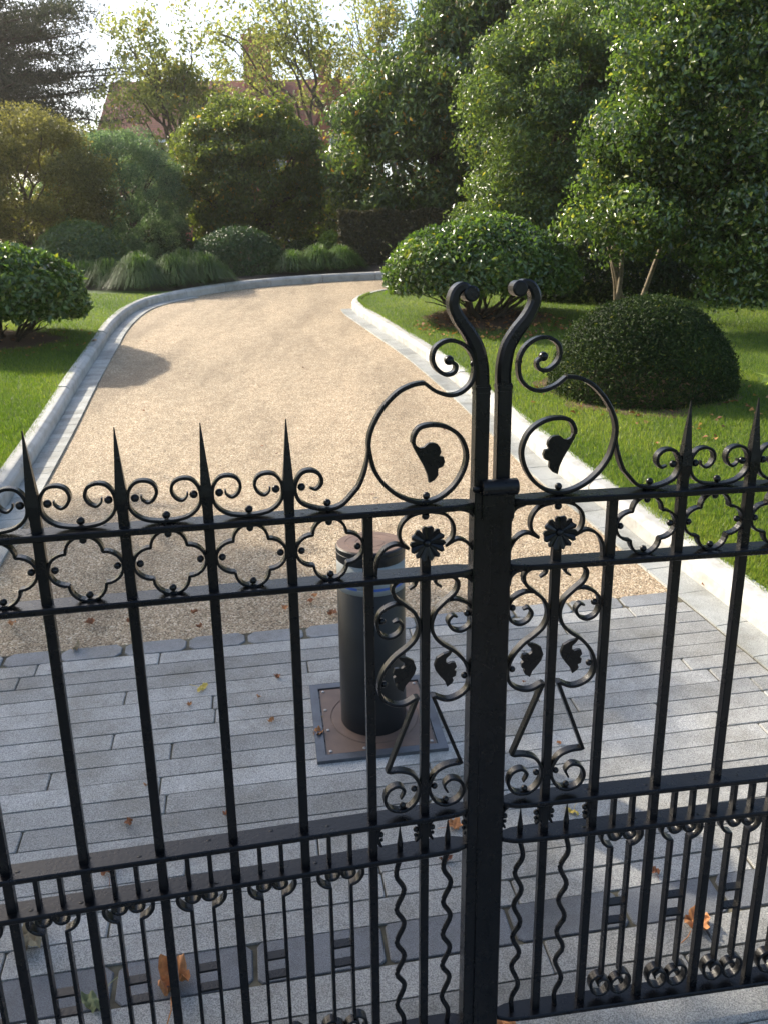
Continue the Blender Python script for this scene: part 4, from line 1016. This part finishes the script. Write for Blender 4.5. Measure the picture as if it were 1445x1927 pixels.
tree('dark_backdrop_tree', (5.6, 17.5, 1.70), [(5.5, 17.5, 3.6)], LT, 52000, 0.12, 0.055, F_MAG, BARK_DARK, 'dark tall tree filling the gap behind the holly and pale evergreen', 'tree', r0=0.16, stems=2)
# cedar with flat layered sprays
cx0, cy0 = -15.2, 32.0
root = empty('cedar_tree', (cx0, cy0, 1.66), 'dark flat layered cedar at the upper left skyline', 'tree')
mb = MB(); limb(mb, (0, 0, -0.1), (0.2, 0, 8.4), 0.34, 0.07, 0.02, 6); LT = []
for i in range(84):
    z0 = 3.0+5.0*(i/83.0); an = random.choice([random.uniform(-1.3, 0.5), random.uniform(-1.3, 0.5), random.uniform(0, 6.28)])
    Lb = random.uniform(3.8, 7.1)*(1.0-0.25*abs(i/83.0-0.6)); rise = random.uniform(0.02, 0.16)+0.06*(i/83.0)
    e = Vector((math.cos(an)*Lb, math.sin(an)*Lb*0.8, z0+rise*Lb)); P = limb(mb, (0.02*z0, 0, z0), e, 0.07, 0.012, 0.05, 6, sag=-0.02)
    for q in range(4, len(P)):
        for r_ in range(2 if q < 9 else 3):
            sd_ = random.gauss(0, 0.42); p = P[q]+Vector((-math.sin(an)*sd_, math.cos(an)*sd_, random.gauss(0.04, .10)))
            LT.append((np.array(p), (random.uniform(.34, .6), random.uniform(.34, .6), random.uniform(.07, .17)), random.uniform(-.12, .1)))
mb.build('trunk', BARK_DARK, root)
P, Nn, t = clump_cloud(LT, 90000)
leaves('crown', P, Nn, 0.15, 0.035, F_CEDAR, root, np.clip(0.45+t+rng.normal(0, .2, len(P)), 0, .97), -0.6, jit=0.6)
# thin open tree against the sky
def wispy(base, c, r, n, nleaf, label, fork, lr=0.42, cat='tree'):
    LT = crown_lumps(c, r, n, lr, zmin=-0.85, inner=0.15)
    tree('open_tree', base, fork, LT, nleaf, 0.13, 0.065, F_WISPY, BARK, label, cat, 'thin yellow green trees before the brick house', r0=0.15, stems=2, nl=15, droop=0.5, twig=1.1)
wispy((-1.6, 29, 1.66), (-2.8, 29, 8.1), (3.4, 2.4, 3.2), 170, 7600, 'thin yellow green tree with bare twisting limbs before the brick gable', [(-1.9, 29, 5.2), (-1.2, 29, 5.6)])
wispy((-6.6, 28, 1.66), (-6.4, 28, 7.0), (2.6, 2, 2.6), 110, 8200, 'thin yellow green tree left of the brick chimney', [(-6.5, 28, 4.6), (-6.2, 28, 4.9)])
wispy((-7.6, 26, 1.66), (-7.3, 26, 4.7), (1.9, 1.5, 1.4), 54, 4200, 'lower thin yellow green tree beside the cedar', [(-7.6, 26, 3.0)])
wispy((0.8, 31, 1.66), (0.2, 31, 9.2), (2.4, 2, 3.0), 70, 4200, 'sparse light tree just left of the magnolia against the sky', [(0.5, 31, 6.0)])
# dense undergrowth trees that close the view under the crowns
for i, (x, y, rx, rz, m, L_) in enumerate(((-9.5, 23, 2.2, 1.5, F_TREEC, 0.11), (-5.6, 23.5, 2.4, 1.3, F_DOME, 0.11), (-1.4, 23.0, 2.6, 1.3, F_TREEC, 0.11), (2.8, 23, 2.6, 2.2, F_MAG, 0.13), (7.5, 22, 2.6, 2.2, F_MAG, 0.13), (-13, 22, 2.2, 2.2, F_OLIVE, 0.10))):
    LT = crown_lumps((x, y, 1.7+rz*0.7), (rx, 1.2, rz), 70, 0.5, zmin=-0.95)
    lab = ['olive green bush mass behind the bronze tree', 'green bush mass behind the blue green tree', 'olive bush mass behind the brown hedge', 'dark bush mass far behind the magnolia trunk', 'dark bush mass behind the drive at the right', 'bronze bush mass beyond the left edge'][i]
    tree('background_shrub', (x, y, 1.62), [(x, y, 2.3)], LT, 13000, L_, L_*0.45, m, BARK_DARK, lab, 'shrub', 'tall shrubs closing the back of the garden', r0=0.07, stems=3)

# trees just outside the left of the view: their crowns shade the gate, the setts and part of the drive
def shade_tree(base, c, r, n, nleaf, label):
    LT = crown_lumps(c, r, n, 0.42, zmin=-0.8, inner=0.2)
    tree('garden_tree', base, [(base[0]+.1, base[1], c[2]-r[2]*0.6)], LT, nleaf, 0.12, 0.06, F_TREEC, BARK, label, 'tree', 'trees beyond the left side of the view', r0=0.09, stems=2)
shade_tree((-5.0, 4.6, 0.32), (-5.0, 4.7, 3.6), (1.5, 1.6, 1.5), 70, 15000, 'nearest tree beyond the left side of the view')
shade_tree((-4.6, 1.4, 0.0), (-4.6, 1.5, 3.0), (1.7, 1.9, 1.6), 60, 14000, 'tree beyond the left side, beside the gate')
shade_tree((-5.7, 7.3, 0.7), (-5.6, 7.0, 3.9), (1.4, 1.2, 1.2), 36, 4600, 'small thin tree beyond the left side, level with the small dark mound')

# sprig reaching in at the right edge
sp_ = empty('leafy_sprig', (1.42, 2.45, 0.95), 'light green leafy sprig poking in at the right edge above the spikes', 'plant')
mb = MB(); stem = catmull([(0, 0, -0.6), (-0.05, 0, 0.0), (-0.12, 0.02, 0.28), (-0.19, 0.03, 0.40), (-0.245, 0.03, 0.435)], 6); mb.tube(stem, [0.006-0.00017*i for i in range(len(stem))], 7); mb.build('stem', BARK_PALE, sp_)
P = np.array([stem[-1-i] for i in range(0, 12) for _ in range(3)]); leaves('leaves', P, np.tile([0, -.6, 1.0], (len(P), 1)), 0.045, 0.020, F_LIME, sp_, np.clip(rng.normal(.6, .15, len(P)), 0, .95), jit=0.5)
# strap of mulch colour: two pale fallen sticks etc. are left out

# ---------------------------------------------------------------- brick houses behind the trees
def brick_mat(name, c1, c2, mortar, sc=1.0):
    m, nt, b = mat(name)
    tc = nt.nodes.new('ShaderNodeTexCoord'); mp = nt.nodes.new('ShaderNodeMapping'); mp.inputs['Rotation'].default_value = (R(90), 0, 0)
    nt.links.new(tc.outputs['Object'], mp.inputs[0])
    br = nt.nodes.new('ShaderNodeTexBrick'); br.inputs['Color1'].default_value = (*c1, 1); br.inputs['Color2'].default_value = (*c2, 1); br.inputs['Mortar'].default_value = (*mortar, 1)
    br.inputs['Scale'].default_value = 1.0; br.inputs['Brick Width'].default_value = 0.23*sc; br.inputs['Row Height'].default_value = 0.075*sc; br.inputs['Mortar Size'].default_value = 0.008
    nt.links.new(mp.outputs[0], br.inputs['Vector'])
    st = ramp(nt, noise(nt, 1.5, 5), [(0.35, (0.75, 0.73, 0.72)), (0.65, (1, 1, 1))])
    nt.links.new(mixc(nt, 0.8, br.outputs[0], st, 'MULTIPLY'), b.inputs['Base Color']); b.inputs['Roughness'].default_value = 0.85
    return m
BRICK = brick_mat('red_brick', (0.46, 0.12, 0.06), (0.36, 0.09, 0.05), (0.30, 0.18, 0.12))
TILE = brick_mat('clay_roof_tile', (0.30, 0.105, 0.06), (0.22, 0.08, 0.05), (0.12, 0.05, 0.035), 1.6)
WHITE = plain('white_painted_wood', (0.75, 0.75, 0.72), 0.5)
GLASS = plain('window_glass', (0.10, 0.13, 0.16), 0.08, spec=1.0)
LEAD = plain('lead_flashing', (0.25, 0.26, 0.27), 0.6)
def window(parent, x, y, z, w_, h_, nx=2, nz=3):
    mb = MB(); t = 0.05
    mb.box((x-w_/2, y-0.03, z), (t/2, 0.05, h_/2+t/2)); mb.box((x+w_/2, y-0.03, z), (t/2, 0.05, h_/2+t/2))
    mb.box((x, y-0.03, z-h_/2), (w_/2-t/2, 0.05, t/2)); mb.box((x, y-0.03, z+h_/2), (w_/2-t/2, 0.05, t/2))
    for i in range(1, nx): mb.box((x-w_/2+w_*i/nx, y-0.03, z), (0.018, 0.03, h_/2-t/2))
    for i in range(1, nz): mb.box((x, y-0.03, z-h_/2+h_*i/nz), (w_/2-t/2, 0.026, 0.016))
    f = mb.build('window', WHITE, parent)
    mb = MB(); mb.box((x, y-0.012, z), (w_/2-t/2, 0.006, h_/2-t/2)); mb.build('pane', GLASS, f)
hs = empty('brick_house', (-7.3, 46, 1.66), 'long red brick house with clay tiled roof and chimney behind the trees', 'house')
mb = MB()                                                    # walls: local coords relative to the house base
mb.box((0, 3.5, 3.1), (6.9, 3.5, 3.1)); 
mb.box((5.35, -0.6, 3.4), (0.95, 0.6, 3.4))
o_ = [(4.30, 6.8), (6.42, 6.8), (5.36, 8.95)]
mb.add([(x, -1.2, z) for x, z in o_]+[(x, 2.5, z) for x, z in o_], [[0, 1, 2], [5, 4, 3], [0, 3, 4, 1], [1, 4, 5, 2], [2, 5, 3, 0]])
mb.build('wall', BRICK, hs)
mb = MB()                                                    # main roof, pitched towards the drive
rz0, rz1 = 6.2, 9.6
vs = [(-7.2, -0.4, rz0), (7.1, -0.4, rz0), (7.1, 3.5, rz1), (-7.2, 3.5, rz1), (7.1, 7.4, rz0), (-7.2, 7.4, rz0)]
vs += [(x, y, z-0.16) for x, y, z in vs]
mb.add(vs, [[0, 1, 2, 3], [3, 2, 4, 5], [6, 9, 8, 7], [9, 11, 10, 8], [0, 6, 7, 1], [5, 4, 10, 11], [0, 3, 9, 6], [3, 5, 11, 9], [1, 7, 8, 2], [2, 8, 10, 4]])
rf = mb.build('roof', TILE, hs); bpy_fix(rf)
mb = MB()                                                    # gable roof planes
for s_ in (-1, 1):
    a = (5.36, 9.12); b_ = (5.36+s_*1.28, 6.55)
    vs = [(a[0], -1.45, a[1]), (b_[0], -1.45, b_[1]), (b_[0], 2.9, b_[1]), (a[0], 2.9, a[1])]; vs += [(x, y, z-0.14) for x, y, z in vs]
    mb.add(vs, [[0, 1, 2, 3], [7, 6, 5, 4], [0, 4, 5, 1], [1, 5, 6, 2], [2, 6, 7, 3]])
o = mb.build('roof', TILE, hs); bpy_fix(o)
mb = MB(); mb.box((0.85, 3.4, 10.1), (0.70, 0.45, 1.45)); mb.box((0.85, 3.4, 11.60), (0.78, 0.53, 0.09)); mb.box((0.85, 3.4, 11.3), (0.74, 0.49, 0.05))
c1 = mb.build('chimney', BRICK, rf)
mb = MB()
for dx in (-.35, 0, .35): mb.lathe([(0.11, 11.68), (0.09, 12.05), (0.11, 12.1), (0.10, 12.1), (0.0, 12.0)], (0.85+dx, 3.4, 0), 10)
mb.build('chimney_pot', TILE, hs)
mb = MB(); mb.box((4.5, 2.6, 9.7), (0.34, 0.3, 0.95)); mb.box((4.5, 2.6, 10.7), (0.40, 0.36, 0.05)); mb.build('chimney', BRICK, rf)
for x in (-5.6, -3.7, -1.8, 0.1, 2.0): window(hs, x, 0, 4.9, 1.0, 1.5)
for x in (-5.6, -3.7, -1.8, 0.1, 2.0): window(hs, x, 0, 1.9, 1.0, 1.7)
window(hs, 5.36, -1.2, 5.3, 0.9, 1.7, 3, 2); window(hs, 5.36, -1.2, 2.2, 1.0, 1.7, 3, 3)
mb = MB(); mb.box((-0.95, -0.45, 6.10), (5.95, 0.07, 0.07)); mb.build('gutter', WHITE, hs)
# second house, glimpsed over the trees at the upper right
h2 = empty('brick_house', (12.5, 40, 1.66), 'tall orange red brick house glimpsed through leaves at the upper right', 'house')
mb = MB(); mb.box((0, 3, 5.6), (4.5, 3, 5.6)); mb.build('wall', BRICK, h2)
mb = MB(); vs = [(-4.8, -.3, 11.2), (4.8, -.3, 11.2), (4.8, 3, 13.6), (-4.8, 3, 13.6), (4.8, 6.3, 11.2), (-4.8, 6.3, 11.2)]
mb.add(vs, [[0, 1, 2, 3], [3, 2, 4, 5], [0, 3, 5], [1, 4, 2], [0, 5, 4, 1]]); o = mb.build('roof', TILE, h2); bpy_fix(o)
for x in (-3, -1, 1, 3):
    for z in (9.2, 6.2, 3.2): window(h2, x, 0, z, 1.0, 1.6)
# ---------------------------------------------------------------- the air: warm late light hanging in the garden
mh = bpy.data.materials.new('garden_air'); mh.use_nodes = True; nt = mh.node_tree; nt.nodes.clear()
pv = nt.nodes.new('ShaderNodeVolumePrincipled'); pv.inputs['Density'].default_value = 0.0007; pv.inputs['Color'].default_value = (0.95, 0.93, 0.88, 1); pv.inputs['Anisotropy'].default_value = 0.55
mo = nt.nodes.new('ShaderNodeOutputMaterial'); nt.links.new(pv.outputs[0], mo.inputs['Volume'])
mb = MB(); mb.box((0, 25, 8.0), (60, 45, 10.2)); tag(mb.build('haze', mh), kind='stuff')
S.cycles.volume_bounces = 0
print('objects', len(bpy.data.objects))
